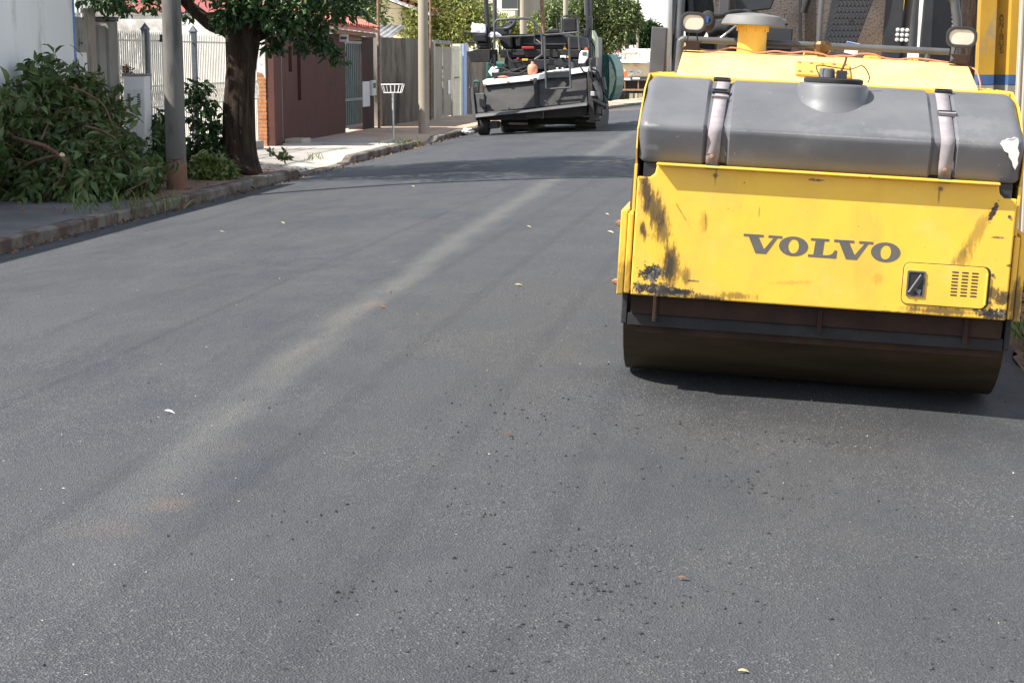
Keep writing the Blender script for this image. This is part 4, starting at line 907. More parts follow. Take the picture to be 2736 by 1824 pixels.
pb('axle_box', 850, 1260, 1400, 1375, 41.4, 44, m_tar)
pb('step_plate', 440, 1340, 530, 1420, 39.95, 40.4, m_mid)
# chassis and deck
pb('chassis', 640, 640, 1540, 1320, 41.0, 44.5, m_dark, 0.02)
pb('rear_panel', 660, 655, 1440, 770, 40.6, 41.0, m_dark, 0.02)
pb('recess', 1090, 722, 1300, 790, 40.56, 40.6, m_black, 0)
pb('deck_beam', 560, 545, 1440, 640, 40.7, 44.3, m_tar, 0.02)
pb('engine_cowl', 700, 395, 1440, 545, 41.3, 44.3, m_dark, 0.03)
pb('cowl_trim', 800, 480, 1290, 494, 41.22, 41.3, m_mid, 0)
pb('deck_top', 690, 378, 1240, 394, 41.2, 44.3, m_dark)
pb('tool_tray', 800, 515, 935, 545, 40.62, 40.7, m_redp)
pb('warning_label', 700, 585, 825, 610, 40.66, 40.7, m_mid, 0)
ps('warning_triangle', [(1275, 500, 41.25), (1295, 550, 41.25), (1255, 550, 41.25)], (0, 0.02, 0), m_yelp)
pb('label_plate', 1225, 612, 1288, 642, 40.56, 40.6, m_white, 0)
for x in (805, 835, 1300): pb('marker_lamp', x, 618 if x > 1000 else 648, x + 32, 640 if x > 1000 else 670, 40.55, 40.6, m_yelp, 0)
pb('side_plate', 1440, 400, 1545, 900, 40.8, 44.0, m_dark, 0.02)
ps('green_side', [(1575, 330, 41.2), (1615, 420, 41.2), (1620, 640, 41.2), (1580, 640, 41.2)], (0, 0.7, 0), m_tealw, 0.02)
# left platform, seat and console
ps('side_platform', [(190, 578, 40.4), (300, 545, 40.4), (450, 545, 40.4), (450, 682, 40.4), (240, 690, 40.4)], (0, 1.2, 0), m_tar, 0.01)
ps('seat_base', [(300, 470, 40.8), (430, 470, 40.8), (430, 545, 40.8), (320, 545, 40.8)], (0, 0.5, 0), m_dark, 0.02)
ps('seat_cushion', [(258, 372, 40.6), (410, 372, 40.6), (415, 470, 40.6), (290, 470, 40.6), (265, 420, 40.6)], (0, 0.55, 0), m_black, 0.04)
pt('seat_guard', [(300, 372, 40.5), (175, 358, 40.5), (180, 460, 40.5), (310, 475, 40.5)], 0.025, m_dark, sm=False)
ps('second_seat', [(540, 400, 40.9), (690, 400, 40.9), (700, 545, 40.9), (600, 545, 40.9), (560, 470, 40.9)], (0, 0.5, 0), m_black, 0.05)
ps('console', [(440, 300, 40.9), (660, 310, 40.9), (660, 390, 40.9), (540, 395, 40.9), (450, 340, 40.9)], (0, 0.4, 0.05), m_dark, 0.03)
pt('steering_wheel', [(605, 300, 41.0), (660, 255, 41.1), (720, 235, 41.0), (715, 270, 40.9), (660, 312, 40.85), (610, 318, 40.9)], 0.05, m_dark)
ps('console_screen', [(610, 285, 40.85), (665, 250, 40.85), (695, 265, 40.85), (650, 300, 40.85)], (0, 0.05, 0), m_mid)
ps('fender_box', [(725, 400, 40.9), (790, 400, 40.9), (790, 515, 40.9), (740, 515, 40.9)], (0, 0.4, 0), m_black, 0.02)
# canopy posts and roof
pt('canopy_post', [(412, 0, 40.9), (400, -420, 40.9)], 0.05, m_dark, sm=False)
pt('canopy_post', [(440, 690, 40.9), (425, 240, 40.9), (405, 0, 40.9)], 0.055, m_dark, sm=False)
pt('canopy_post', [(505, 400, 42.2), (500, -380, 42.2)], 0.055, m_mid, sm=False)
pt('canopy_post', [(1545, 640, 40.9), (1535, 180, 40.9), (1515, -420, 40.9)], 0.065, m_dark, sm=False)
pt('canopy_post', [(1512, 170, 41.0), (1500, -400, 41.0)], 0.045, m_mid, sm=False)
pt('canopy_post', [(1556, 300, 42.4), (1545, -380, 42.4)], 0.05, m_dark, sm=False)
a, b = z5(380, -420, 40.9), z5(1560, -420, 40.9); MB().box(a.x - 0.3, b.x + 0.3, 42.0, 44.6, a.z, a.z + 0.1).build('canopy_roof', m_dark, pv, bev=0.02)
pt('exhaust_pipe', [(1040, 380, 42.6), (1032, 190, 42.6), (1018, -80, 42.6)], 0.05, m_rust, sm=False)
# rails
pt('guard_rail', [(500, 540, 40.5), (500, 260, 40.5), (530, 222, 40.5), (680, 212, 40.5), (880, 205, 40.5), (935, 240, 40.5), (1010, 330, 40.5), (1022, 400, 40.5), (1030, 600, 40.5), (945, 660, 40.5)], 0.028, m_mid, sm=False)
pt('guard_rail', [(505, 415, 40.5), (720, 402, 40.5), (940, 395, 40.5)], 0.02, m_mid, sm=False)
pt('guard_rail', [(940, 240, 40.52), (940, 470, 40.52), (1025, 490, 40.52)], 0.018, m_mid, sm=False)
pt('guard_rail', [(1245, 365, 40.6), (1243, 205, 40.6), (1265, 180, 40.6), (1400, 172, 40.6), (1420, 195, 40.6), (1425, 360, 40.6), (1245, 372, 40.6)], 0.026, m_mid, sm=False)
pt('guard_rail', [(1420, 190, 40.6), (1440, 560, 40.6)], 0.03, m_mid, sm=False)
ps('seat_back', [(1252, 205, 40.9), (1400, 198, 40.9), (1405, 350, 40.9), (1255, 360, 40.9)], (0, 0.12, 0), m_black, 0.03)
pt('lever', [(1190, 210, 41.3), (1198, 330, 41.3)], 0.03, m_black, sm=False)
pb('lever_box', 1090, 320, 1215, 372, 41.2, 41.8, m_dark, 0.03)
for x in (1050, 1320): pt('ladder_rail', [(x, 400, 39.75), (x + 10, 700, 39.72), (x + 22, 980, 39.68)], 0.024, m_mid, sm=False)
for y in (388, 805, 985): pt('ladder_rung', [(1055 + (y - 400) * 0.035, y, 39.72), (1330 + (y - 400) * 0.035, y - 18, 39.72)], 0.022, m_mid, sm=False)
ps('ladder_tread', [(1075, 812, 39.7), (1335, 795, 39.7), (1338, 850, 39.7), (1078, 862, 39.7)], (0, 0.05, 0), m_dark)
# control pendant and clutter
ct = ps('control_pendant', [(1455, 560, 39.8), (1535, 555, 39.8), (1530, 640, 39.75), (1490, 700, 39.7), (1425, 705, 39.7), (1435, 600, 39.75)], (0, 0.08, 0), m_wallw, 0.02)
ps('pendant_screen', [(1470, 575, 39.76), (1520, 572, 39.76), (1512, 610, 39.74), (1465, 612, 39.74)], (0, 0.012, 0), m_mid, 0, ct)
pb('pendant_beacon', 1495, 530, 1525, 556, 39.8, 39.9, m_orangep, 0.01, ct)
ps('mirror_box', [(1445, 400, 40.3), (1530, 420, 40.3), (1540, 545, 40.3), (1460, 545, 40.3)], (0, 0.15, 0), m_mid, 0.04)
for (pts) in ([(480, 800, 40.3), (560, 750, 40.3), (680, 790, 40.25), (780, 760, 40.2), (860, 740, 40.3)], [(520, 830, 40.25), (640, 800, 40.2), (760, 820, 40.15), (860, 770, 40.2)], [(600, 850, 40.2), (700, 770, 40.25), (820, 790, 40.2), (990, 790, 40.25)], [(440, 700, 40.4), (540, 760, 40.35), (600, 830, 40.3)]):
    pt('hose', pts, 0.028, m_black)
pb('rear_floor', 470, 800, 1060, 862, 40.15, 40.62, m_tar, 0.01)
pt('upright_pipe', [(485, 600, 40.6), (488, 750, 40.6)], 0.07, m_mid, sm=False)
ps('gas_bottle', [(610, 620, 40.62), (680, 620, 40.62), (690, 760, 40.62), (600, 760, 40.62)], (0, 0.25, 0), m_tar, 0.05)
for k, (pts, r, m) in enumerate((([(1460, 690, 40.0), (1450, 740, 39.95), (1480, 790, 39.95), (1520, 800, 39.95)], 0.016, m_black), ([(1560, 450, 40.5), (1600, 520, 40.4), (1590, 640, 40.3), (1560, 700, 40.2)], 0.02, m_black), ([(1570, 760, 39.9), (1640, 800, 39.9), (1660, 900, 39.9), (1630, 1000, 39.85)], 0.018, m_black), ([(640, 560, 40.6), (660, 640, 40.5), (720, 690, 40.45), (790, 680, 40.5)], 0.02, m_black), ([(450, 560, 40.5), (470, 640, 40.45), (450, 720, 40.4)], 0.025, m_black), ([(1100, 640, 40.5), (1180, 660, 40.45), (1260, 640, 40.5), (1330, 690, 40.45)], 0.014, m_black), ([(1440, 300, 40.7), (1490, 330, 40.6), (1500, 400, 40.55)], 0.018, m_black), ([(960, 440, 40.9), (1010, 480, 40.8), (1040, 540, 40.8)], 0.016, m_mid))):
    pt('hose', pts, r, m)
for (x0, y0, x1, y1, Y, m) in ((1330, 690, 1372, 760, 40.35, m_mid), (1180, 745, 1205, 775, 40.5, m_galv), (1240, 745, 1262, 775, 40.5, m_galv), (620, 560, 655, 585, 40.62, m_mid), (1448, 640, 1500, 760, 40.5, m_dark), (1540, 180, 1575, 330, 40.8, m_dark), (330, 480, 410, 500, 40.7, m_mid), (330, 510, 410, 528, 40.7, m_mid), (1580, 740, 1612, 800, 39.9, m_galv), (1560, 1010, 1600, 1060, 39.75, m_galv), (1620, 940, 1650, 1010, 39.85, m_mid), (745, 640, 770, 660, 40.55, m_redp), (1150, 780, 1165, 796, 40.1, m_yelp)):
    pb('bracket', x0, y0, x1, y1, Y, Y + 0.12, m, 0.01)
for (x, y) in ((470, 1010), (640, 985), (820, 960), (1060, 930), (1240, 905), (1430, 880)): pb('plate_bolt', x - 6, y + 180, x + 6, y + 192, 39.78, 39.80, m_rust, 0)
# hopper wings, far (front) end
ps('hopper_wing', [(1625, 605, 44.5), (1755, 600, 44.5), (1790, 640, 44.5), (1820, 700, 44.5), (1840, 770, 44.5), (1848, 850, 44.5), (1842, 950, 44.5), (1822, 1040, 44.5), (1790, 1120, 44.5), (1720, 1110, 44.5), (1630, 900, 44.5)], (0, 2.4, 0), m_teal, 0.03)
ps('wing_scuff', [(1760, 640, 44.46), (1800, 730, 44.46), (1832, 860, 44.46), (1800, 1000, 44.46), (1755, 1100, 44.46), (1768, 900, 44.46)], (0, 0.03, 0), m_tealw, 0.005)
ps('hopper_wing', [(412, 685, 44.5), (470, 690, 44.5), (600, 700, 44.5), (600, 870, 44.5), (412, 868, 44.5)], (0, 2.4, 0), m_teal, 0.03)
# things lying on the paver
jg = thing('jug', 'salmon plastic jug standing on the paving machine screed', 'jug', z5(920, 825, 40.02))
c = z5(920, 822, 40.2); MB().lathe([(0.10, 0), (0.115, 0.02), (0.118, 0.16), (0.10, 0.21), (0.04, 0.24), (0.035, 0.28), (0.02, 0.30)], 20, Matrix.Translation(c)).build('body', m_jug, jg, smooth=50)
MB().lathe([(0.035, 0.30), (0.035, 0.34)], 12, Matrix.Translation(c)).build('cap', m_black, jg)
def lump(name, label, cat, c, r, m, seed, group=None):
    bm = bmesh.new(); bmesh.ops.create_icosphere(bm, subdivisions=3, radius=1.0)
    for v in bm.verts:
        k = 1 + 0.34 * noise.noise(v.co * 1.7 + Vector((seed, 0, 0))) + 0.16 * noise.noise(v.co * 4.5 + Vector((0, seed, 0)))
        v.co = Vector((v.co.x * r[0], v.co.y * r[1], max(v.co.z, -0.75) * r[2])) * k
    me = bpy.data.meshes.new(name); bm.to_mesh(me); bm.free(); me.materials.append(m)
    o = place(name, me); o.location = c; return tag(o, label, cat, group)
sh = MB().grid(frange(0, 1, 9), frange(0, 1, 9), lambda u, v: z5(252 + 155 * u, 262 + 112 * v + (12 * (u - 0.2) if v < 0.2 else 0), 40.72 + 0.05 * noise.noise((u * 5, v * 4, 2)) - 0.06 * v)).build('shirt', m_cloth, smooth=80)
tag(sh, 'white speckled cloth draped over the left seat of the paving machine', 'cloth'); s_ = sh.modifiers.new('t', 'SOLIDIFY'); s_.thickness = 0.05
ps('seat_backrest', [(262, 272, 40.8), (402, 276, 40.8), (405, 372, 40.8), (268, 372, 40.8)], (0, 0.1, 0), m_black, 0.02)
lump('cap', 'crumpled white cap lying by the left post of the paving machine', 'cap', z5(500, 395, 40.75), (0.15, 0.1, 0.08), m_cloth, 8)
lump('carrier_bag', 'pale green and white carrier bag lying on the paving machine deck', 'bag', z5(505, 790, 40.35), (0.13, 0.1, 0.11), m_bagw, 5)
lump('carrier_bag', 'crumpled white plastic bag lying in the gutter beside the paving machine', 'bag', gz(1250, 357, -0.1) + Vector((0, 0, 0.05)), (0.15, 0.13, 0.075), m_bagw, 12)
lump('rag', 'orange-brown rag lying on the left end of the screed', 'rag', z5(590, 850, 40.05), (0.12, 0.06, 0.03), m_otile, 15)

# ------------------------------------------------------------------ yellow road roller
RXc, RYc, RZc, TILT = 0.24, 9.50, -0.05, math.radians(2.9)
rl = thing('road_roller', 'yellow tandem road roller with grey water tank and black lettering', 'roller', (RXc, RYc, RZc), worldspace=False)
rl.rotation_euler.y = TILT
def L(px, py, Y):                              # displayed photo point on plane Y -> roller coordinates
    p = gy(px * D, py * D, Y); x = p.x - RXc; z = p.z - RZc
    return Vector((x * math.cos(TILT) - z * math.sin(TILT), Y - RYc, x * math.sin(TILT) + z * math.cos(TILT)))
def rb(name, x0, x1, y0, y1, z0, z1, m, bev=0.004, par=None): return MB().box(x0, x1, y0, y1, z0, z1).build(name, m, par or rl, bev=bev)
def rq(name, pts, off, m, bev=0.003, par=None): return MB().slab([L(*p) for p in pts], off).build(name, m, par or rl, bev=bev)
def rt_(name, pts, r, m, n=14, k=5, par=None): P = [Vector(p) for p in pts]; P = smoothpath(P, k) if k and len(P) > 2 else P; return MB().tube(P, r, n).build(name, m, par or rl, smooth=60)
FY = -0.80                                     # front panel plane
def dpx(px, py): p = L(px, py, RYc + FY); return p.x, p.z
def zo8(x, y): return ((1600 + x / 2.24) / D, (380 + y / 2.24) / D)
def zo1(x, y): return ((2136 + x / 2.118) / D, (380 + y / 2.118) / D)
bl = []
for (zx, zy, rx, rz, ang, k, s_) in ((280, 290, 0.035, 0.13, 0.18, 0.95, 26), (330, 400, 0.05, 0.13, 0.3, 0.85, 22), (380, 520, 0.05, 0.13, 0.2, 0.75, 20), (430, 720, 0.055, 0.13, 0.1, 0.85, 20), (325, 785, 0.085, 0.065, 0, 1.0, 16), (420, 760, 0.03, 0.10, 0, 0.8, 24), (330, 880, 0.13, 0.05, 0, 1.0, 18), (470, 895, 0.14, 0.03, 0, 1.0, 17), (640, 930, 0.14, 0.018, 0, 0.9, 24), (265, 525, 0.025, 0.05, 0.2, 0.9, 30), (510, 800, 0.03, 0.05, 0, 0.7, 28), (630, 480, 0.03, 0.05, 0.1, 0.3, 26), (820, 920, 0.10, 0.02, 0, 0.6, 30), (560, 830, 0.035, 0.010, 0, 0.8, 17), (500, 430, 0.004, 0.07, 0.6, 0.5, 30), (640, 470, 0.005, 0.06, 0.1, 0.5, 30), (960, 420, 0.004, 0.03, 0, 0.5, 30), (700, 200, 0.006, 0.05, 0, 0.55, 30), (1150, 840, 0.10, 0.012, 0.1, 0.22, 30)):
    x, z = dpx(*zo8(zx, zy)); bl.append((x, z, rx, rz, ang, k, s_))
for (zx, zy, rx, rz, ang, k, s_) in ((1095, 400, 0.016, 0.06, -0.35, 1.0, 12), (1000, 520, 0.03, 0.16, -0.45, 0.45, 26), (920, 650, 0.04, 0.08, -0.4, 0.5, 24), (1090, 970, 0.10, 0.035, 0, 1.0, 18), (1100, 850, 0.045, 0.03, 0, 0.8, 28), (800, 955, 0.2, 0.02, 0, 0.8, 26), (1130, 540, 0.05, 0.008, 0, 0.8, 14), (560, 970, 0.15, 0.015, 0, 0.6, 30), (790, 300, 0.006, 0.05, 0, 0.55, 30), (1190, 700, 0.02, 0.012, 0, 0.8, 17), (100, 215, 0.05, 0.008, 0, 0.8, 17), (440, 770, 0.03, 0.03, 0, 0.25, 26), (1150, 880, 0.05, 0.04, 0, 0.9, 18)):
    x, z = dpx(*zo1(zx, zy)); bl.append((x, z, rx, rz, ang, k, s_))
m_panel = painted_yellow('tar_smeared_yellow_panel', bl)
zb_, ztp_ = 0.505, 1.112
lipx = 0.832; lz = dpx(1900, 402)[1]
# front panel: sheet with raised middle that ends in a lip
poly = [(-0.925, zb_ + 0.01), (0.925, zb_ + 0.01), (0.925, ztp_), (lipx + 0.03, ztp_), (lipx + 0.006, ztp_ + 0.02), (lipx, lz), (-lipx, lz), (-lipx - 0.006, ztp_ + 0.02), (-lipx - 0.03, ztp_), (-0.925, ztp_)]
fp = MB().prism(poly, FY, FY + 0.03, 'y').build('front_panel', m_panel, rl, bev=0.008)
MB().box(-lipx, lipx, FY - 0.050, FY + 0.01, lz + 0.001, lz + 0.013).build('lip', m_yel, rl, bev=0.004)
MB().box(-0.90, 0.90, FY + 0.031, 0.05, 0.62, 1.18).build('panel_backing', m_dark, rl)
# lettering
U = (dpx(2070, 578)[0] - dpx(1708, 540)[0]) / 7.97; lx0 = dpx(1708, 540)[0]; lz0 = dpx(1890, 593)[1] + 0.003; LH = 0.094
Vp = [(0, 1), (1.01, 1), (1.01, .87), (.77, .87), (1.08, .24), (1.53, .87), (1.26, .87), (1.26, 1), (1.96, 1), (1.96, .87), (1.72, .87), (1.2, 0), (.66, 0), (.26, .87), (0, .87)]
Lp = [(.08, 1), (1.0, 1), (1.0, .87), (.77, .87), (.72, .14), (.95, .14), (1.12, .18), (1.23, .26), (1.30, .42), (1.44, .42), (1.42, 0), (0, 0), (0, .13), (.26, .13), (.32, .87), (.08, .87)]
def letter(poly, ox):
    MB().prism([(lx0 + (ox + p[0]) * U, lz0 + p[1] * LH) for p in poly], FY - 0.0015, FY - 0.0003, 'y').build('letter', m_letter, fp)
def ring(ox):
    n = 36; o = []; i_ = []
    for k in range(n):
        q = 2 * math.pi * k / n
        o.append((lx0 + (ox + .735 + .735 * math.cos(q)) * U, lz0 + (.5 + .52 * math.sin(q)) * LH)); i_.append((lx0 + (ox + .735 + .27 * math.cos(q)) * U, lz0 + (.5 + .375 * math.sin(q)) * LH))
    MB().ring(o, i_, FY - 0.0015, FY - 0.0003, 'y').build('letter', m_letter, fp)
letter(Vp, 0); ring(1.83); letter(Lp, 3.33); letter(Vp, 4.58); ring(6.46)
# service door
d0 = dpx(*zo1(580, 800)); dTL = dpx(*zo1(600, 680)); dBR = dpx(*zo1(1045, 940)); dTR = dpx(*zo1(1058, 700))
xa, xb, za, zb2 = dTL[0] - 0.004, dBR[0] + 0.004, dBR[1] - 0.002, dTL[1]
MB().prism(rrect(xa - 0.004, xb + 0.013, za - 0.004, zb2 + 0.004, 0.032), FY - 0.001, FY - 0.0002, 'y').build('door_gap', m_blackp, rl)
dr = MB().prism(rrect(xa, xb, za, zb2, 0.028), FY - 0.006, FY - 0.0012, 'y').build('service_door', m_yel, rl, bev=0.0015)
hx0, hz0 = dpx(*zo1(600, 868)); hx1, hz1 = dpx(*zo1(715, 730))
MB().ring(rrect(hx0, hx1, hz0, hz1, 0.006), rrect(hx0 + 0.008, hx1 - 0.008, hz0 + 0.008, hz1 - 0.008, 0.004), FY - 0.012, FY - 0.0062, 'y').build('handle_frame', m_mid, dr)
MB().box(hx0 + 0.007, hx1 - 0.007, FY - 0.008, FY - 0.0064, hz0 + 0.007, hz1 - 0.007).build('handle_well', m_blackp, dr)
MB().tube([(hx0 + 0.012, FY - 0.02, hz0 + 0.02), (hx1 - 0.022, FY - 0.02, hz1 - 0.016)], 0.005, 8).build('handle_lever', m_intake, dr)
MB().prism([(hx0 + 0.03, hz0 + 0.045), (hx1 - 0.014, hz0 + 0.035), (hx1 - 0.02, hz0 + 0.006)], FY - 0.014, FY - 0.0085, 'y').build('lock_plate', m_mid, dr)
vx0, vz0 = dpx(*zo1(862, 730)); vx1, vz1 = dpx(*zo1(1005, 870))
slot = MB().prism(rrect(-0.0165, 0.0165, -0.0036, 0.0036, 0.0034, 3), 0, 0.0006, 'y').mesh('vent_slot', m_blackp)
for c_ in range(3):
    for r_ in range(8):
        o = place('vent_slot', slot, dr); o.location = (vx0 + 0.018 + c_ * 0.0475, FY - 0.0068, vz0 - 0.003 - r_ * 0.0162)
MB().tube([(xb - 0.004, FY - 0.008, za + 0.02), (xb - 0.004, FY - 0.008, zb2 - 0.03)], 0.006, 8).build('hinge', m_yel, dr)
for (zx, zy) in ((1092, 750), (1075, 905), (1187, 420)):
    x, z = dpx(*zo1(zx, zy)); MB().lathe([(0.008, 0), (0.008, 0.004), (0.005, 0.006)], 8, Matrix.Translation((x, FY - 0.0002, z)) @ Matrix.Rotation(math.pi / 2, 4, 'X')).build('bolt', m_mid, rl)
for x_ in (-0.54, 0.555): MB().lathe([(0.011, 0), (0.011, 0.008)], 6, Matrix.Translation((x_, FY - 0.0002, lz - 0.035)) @ Matrix.Rotation(math.pi / 2, 4, 'X')).build('bolt', m_rust, rl)
# frame sides
m_side = painted_yellow('worn_yellow_side', [(-0.97, 0.58, 0.05, 0.14, 0, 0.6, 30), (0.97, 0.58, 0.05, 0.16, 0, 0.8, 30)])
for s in (-1, 1):
    def X(a, b): return (min(s * a, s * b), max(s * a, s * b))
    x0_, x1_ = X(0.932, 0.962); sb = rb('side_frame', x0_, x1_, FY + 0.03, 1.2, 0.515, 0.925, m_side, 0.008)
    x0_, x1_ = X(0.966, 1.0); rb('side_frame', x0_, x1_, FY + 0.05, 1.2, 0.505, 0.935, m_side, 0.006)
    x0_, x1_ = X(0.930, 0.945); rb('side_plate', x0_, x1_, FY + 0.04, 0.6, 0.93, 1.17, m_yel, 0.003)
    x0_, x1_ = X(0.947, 0.957); rb('rust_edge', x0_, x1_, FY + 0.35, FY + 0.42, 0.93, 1.15, m_rust, 0.002)
    for zz in (0.56, 0.86): MB().lathe([(0.016, 0), (0.016, 0.02), (0.009, 0.02), (0.009, 0.03)], 6, Matrix.Translation((s * 1.0, FY + 0.12, zz)) @ Matrix.Rotation(s * math.pi / 2, 4, 'Y')).build('bolt', m_rust, rl)
    x0_, x1_ = X(0.945, 0.975); rb('drum_yoke', x0_, x1_, FY + 0.14, 0.7, 0.345, 0.503, m_tar, 0.005)
    # side cheek that follows the tank
    x0_, x1_ = X(0.934, 0.942); ck = MB().prism([(-0.74, 1.172), (-0.79, 1.25), (-0.78, 1.35), (-0.45, 1.545), (-0.16, 1.615), (0.9, 1.615), (0.9, 1.10), (-0.66, 1.10)], x0_, x1_, 'x').build('tank_cheek', m_yel, rl, bev=0.003)
rb('scraper_beam', -0.925, 0.925, FY + 0.10, FY + 0.18, 0.405, 0.502, m_rbeam, 0.006)
rb('scraper_strip', -0.94, 0.94, FY + 0.125, FY + 0.16, 0.34, 0.402, m_black, 0.004)
rb('scraper_blade', -0.90, 0.93, FY + 0.16, FY + 0.20, 0.30, 0.345, m_rbeam, 0.002)
for x_ in (-0.80, 0.03, 0.75): rb('scraper_bracket', x_ - 0.012, x_ + 0.012, FY + 0.085, FY + 0.10, 0.37, 0.50, m_rbeam, 0.003)
# drums
for yd in (0.0, 3.3):
    dm_ = MB().lathe([(0.30, -0.90), (0.60, -0.955), (0.638, -0.972), (0.65, -0.967), (0.65, 0.967), (0.638, 0.972), (0.60, 0.955), (0.30, 0.90)], 72, Matrix.Translation((0, yd, 0.655)) @ Matrix.Rotation(math.pi / 2, 4, 'Y')).build('drum', m_drum, rl, smooth=35)
    MB().lathe([(0.16, -0.96), (0.16, 0.96)], 20, Matrix.Translation((0, yd, 0.655)) @ Matrix.Rotation(math.pi / 2, 4, 'Y')).build('hub', m_tar, dm_, smooth=35)
# plastic water tank, lofted along x with two strap grooves and rounded ends
tp_ = [(-0.76, 1.185), (-0.775, 1.188), (-0.784, 1.196), (-0.790, 1.215), (-0.8365, 1.345), (-0.8385, 1.36), (-0.834, 1.378), (-0.822, 1.391), (-0.795, 1.404), (-0.50, 1.535), (-0.44, 1.560), (-0.38, 1.582), (-0.30, 1.598), (-0.18, 1.602), (-0.16, 1.585), (-0.16, 1.185)]
m_tank = tankmat([(L(1163, 340, 8.68).x, 1.375, 0.09, 0.022, 0.5), (L(1490, 360, 8.68).x, 1.37, 0.05, 0.010, 0.45), (-0.86, 1.26, 0.05, 0.02, 0.25), (0.7, 1.46, 0.16, 0.05, 0.12), (0.35, 1.40, 0.2, 0.02, 0.15), (0.1, 1.368, 0.9, 0.005, 0.25)])
cy_, cz_ = -0.48, 1.36
xs_ = []
def inset(x):
    a = abs(x); e = 0.0
    for g in (-0.548, 0.552):
        d = abs(x - g); e = max(e, 0.022 * max(0, min(1, (0.066 - d) / 0.018)))
    if a > 0.885: e += 0.040 * ((a - 0.885) / 0.045) ** 2.2
    return e
xs_ = sorted(set([round(v, 4) for v in frange(-0.93, 0.93, 63)] + [round(g + k, 4) for g in (-0.548, 0.552) for k in (-0.068, -0.066, -0.057, -0.048, -0.046, 0.046, 0.048, 0.057, 0.066, 0.068)] + [s * v for s in (-1, 1) for v in (0.87, 0.885, 0.90, 0.91, 0.92)]))
vs = []; n = len(tp_)
for x in xs_:
    e = inset(x)
    for (py_, pz_) in tp_:
        dy, dz = py_ - cy_, pz_ - cz_; l = math.hypot(dy, dz); w = 0.004 * noise.noise((x * 3, py_ * 4, pz_ * 4))
        vs.append((x, py_ - dy / l * e + w, pz_ - dz / l * e + w))
tk_ = MB(); m_ = len(xs_)
tk_.add(vs, [(i * n + k, i * n + (k + 1) % n, (i + 1) * n + (k + 1) % n, (i + 1) * n + k) for i in range(m_ - 1) for k in range(n)] + [tuple(range(n)), tuple(range(m_ * n - 1, (m_ - 1) * n - 1, -1))])
tank = tk_.build('water_tank', m_tank, rl, smooth=42)
# filler neck
nx, ny = L(1912, 200, 9.15).x, -0.42
nk = MB().lathe([(0.36, 1.33), (0.30, 1.395), (0.245, 1.445), (0.205, 1.495), (0.184, 1.54), (0.176, 1.60), (0.168, 1.613), (0.15, 1.616)], 48, Matrix.Translation((nx, ny, 0)) ).build('filler_neck', m_tank, rl, smooth=50)
MB().lathe([(0.145, 1.615), (0.15, 1.62), (0.15, 1.636), (0.135, 1.642)], 40, Matrix.Translation((nx, ny, 0))).build('filler_lid', m_black, rl, smooth=40)
MB().lathe([(0.038, 0), (0.042, 0.004), (0.038, 0.045), (0.03, 0.05)], 20, Matrix.Translation((nx - 0.035, ny + 0.02, 1.640))).build('lid_knob', m_tank, rl, smooth=40)
rb('lid_latch', nx + 0.012, nx + 0.065, ny - 0.02, ny + 0.03, 1.640, 1.682, m_dark, 0.004)
rt_('lid_wire', [(nx - 0.07, ny - 0.05, 1.645), (nx - 0.09, ny - 0.03, 1.70), (nx, ny, 1.695), (nx + 0.08, ny, 1.69), (nx + 0.14, ny + 0.02, 1.71), (nx + 0.18, ny + 0.05, 1.66), (nx + 0.175, ny + 0.05, 1.625)], 0.003, m_black, 6)
rt_('lid_tie', [(nx + 0.035, ny, 1.68), (nx + 0.05, ny, 1.72), (nx + 0.055, ny, 1.75)], 0.006, m_twig, 6)
# straps
for g in (-0.548, 0.552):
    path = [(-0.802, 1.195), (-0.815, 1.25), (-0.848, 1.355), (-0.835, 1.388), (-0.60, 1.493), (-0.44, 1.560), (-0.36, 1.592), (-0.28, 1.601)]
    w = 0.033; mb = MB(); vs = []; dx = 0.028
    for i, (py_, pz_) in enumerate(path):
        off = dx * (1 - i / 7.0) * (-1 if g < 0 else 0.2); ww_ = w * (0.85 if i == 0 else 1)
        for q in (-1, 1): vs.append((g + 0.012 + off + q * ww_, py_ + 0.020, pz_ - 0.003))
    mb.add(vs, [(2 * i, 2 * i + 1, 2 * i + 3, 2 * i + 2) for i in range(len(path) - 1)])
    o = mb.build('strap', m_strap, rl, smooth=60); s_ = o.modifiers.new('t', 'SOLIDIFY'); s_.thickness = 0.004; s_.offset = 1
    xo = g + 0.012 + (-0.02 if g < 0 else 0.004)
    bz = 1.50 if g > 0 else 1.545
    for (yy, zz, hh_) in ((-0.585 if g > 0 else -0.47, bz, 0.018), (-0.33, 1.603, 0.014)):
        bk = MB().ring(rrect(xo + 0.006 - 0.044, xo + 0.006 + 0.044, -hh_, hh_, 0.006), rrect(xo + 0.006 - 0.034, xo + 0.006 + 0.034, -hh_ * 0.5, hh_ * 0.5, 0.003), -0.008, 0.006, 'y').build('buckle', m_dark, o)
        bk.location = (0, yy, zz); bk.rotation_euler.x = math.radians(-66)
    MB().box(xo - 0.036, xo + 0.05, -0.012, 0.004, -0.006, 0.006, Matrix.Translation((0, -0.60 if g > 0 else -0.54, 1.494 if g > 0 else 1.515)) @ Matrix.Rotation(math.radians(-66), 4, 'X')).build('strap_keeper', m_strap, o)
    MB().lathe([(0.012, 0), (0.012, 0.004), (0.006, 0.007)], 10, Matrix.Translation((g + 0.012 - (0.028 if g < 0 else -0.005), -0.800, 1.232)) @ Matrix.Rotation(math.pi / 2, 4, 'X')).build('strap_rivet', m_rust, o)
    rb('strap_bracket', g - 0.03 - (0.01 if g < 0 else -0.015), g + 0.03 - (0.01 if g < 0 else -0.015), -0.835, -0.80, 1.172, 1.20, m_dark, 0.002)
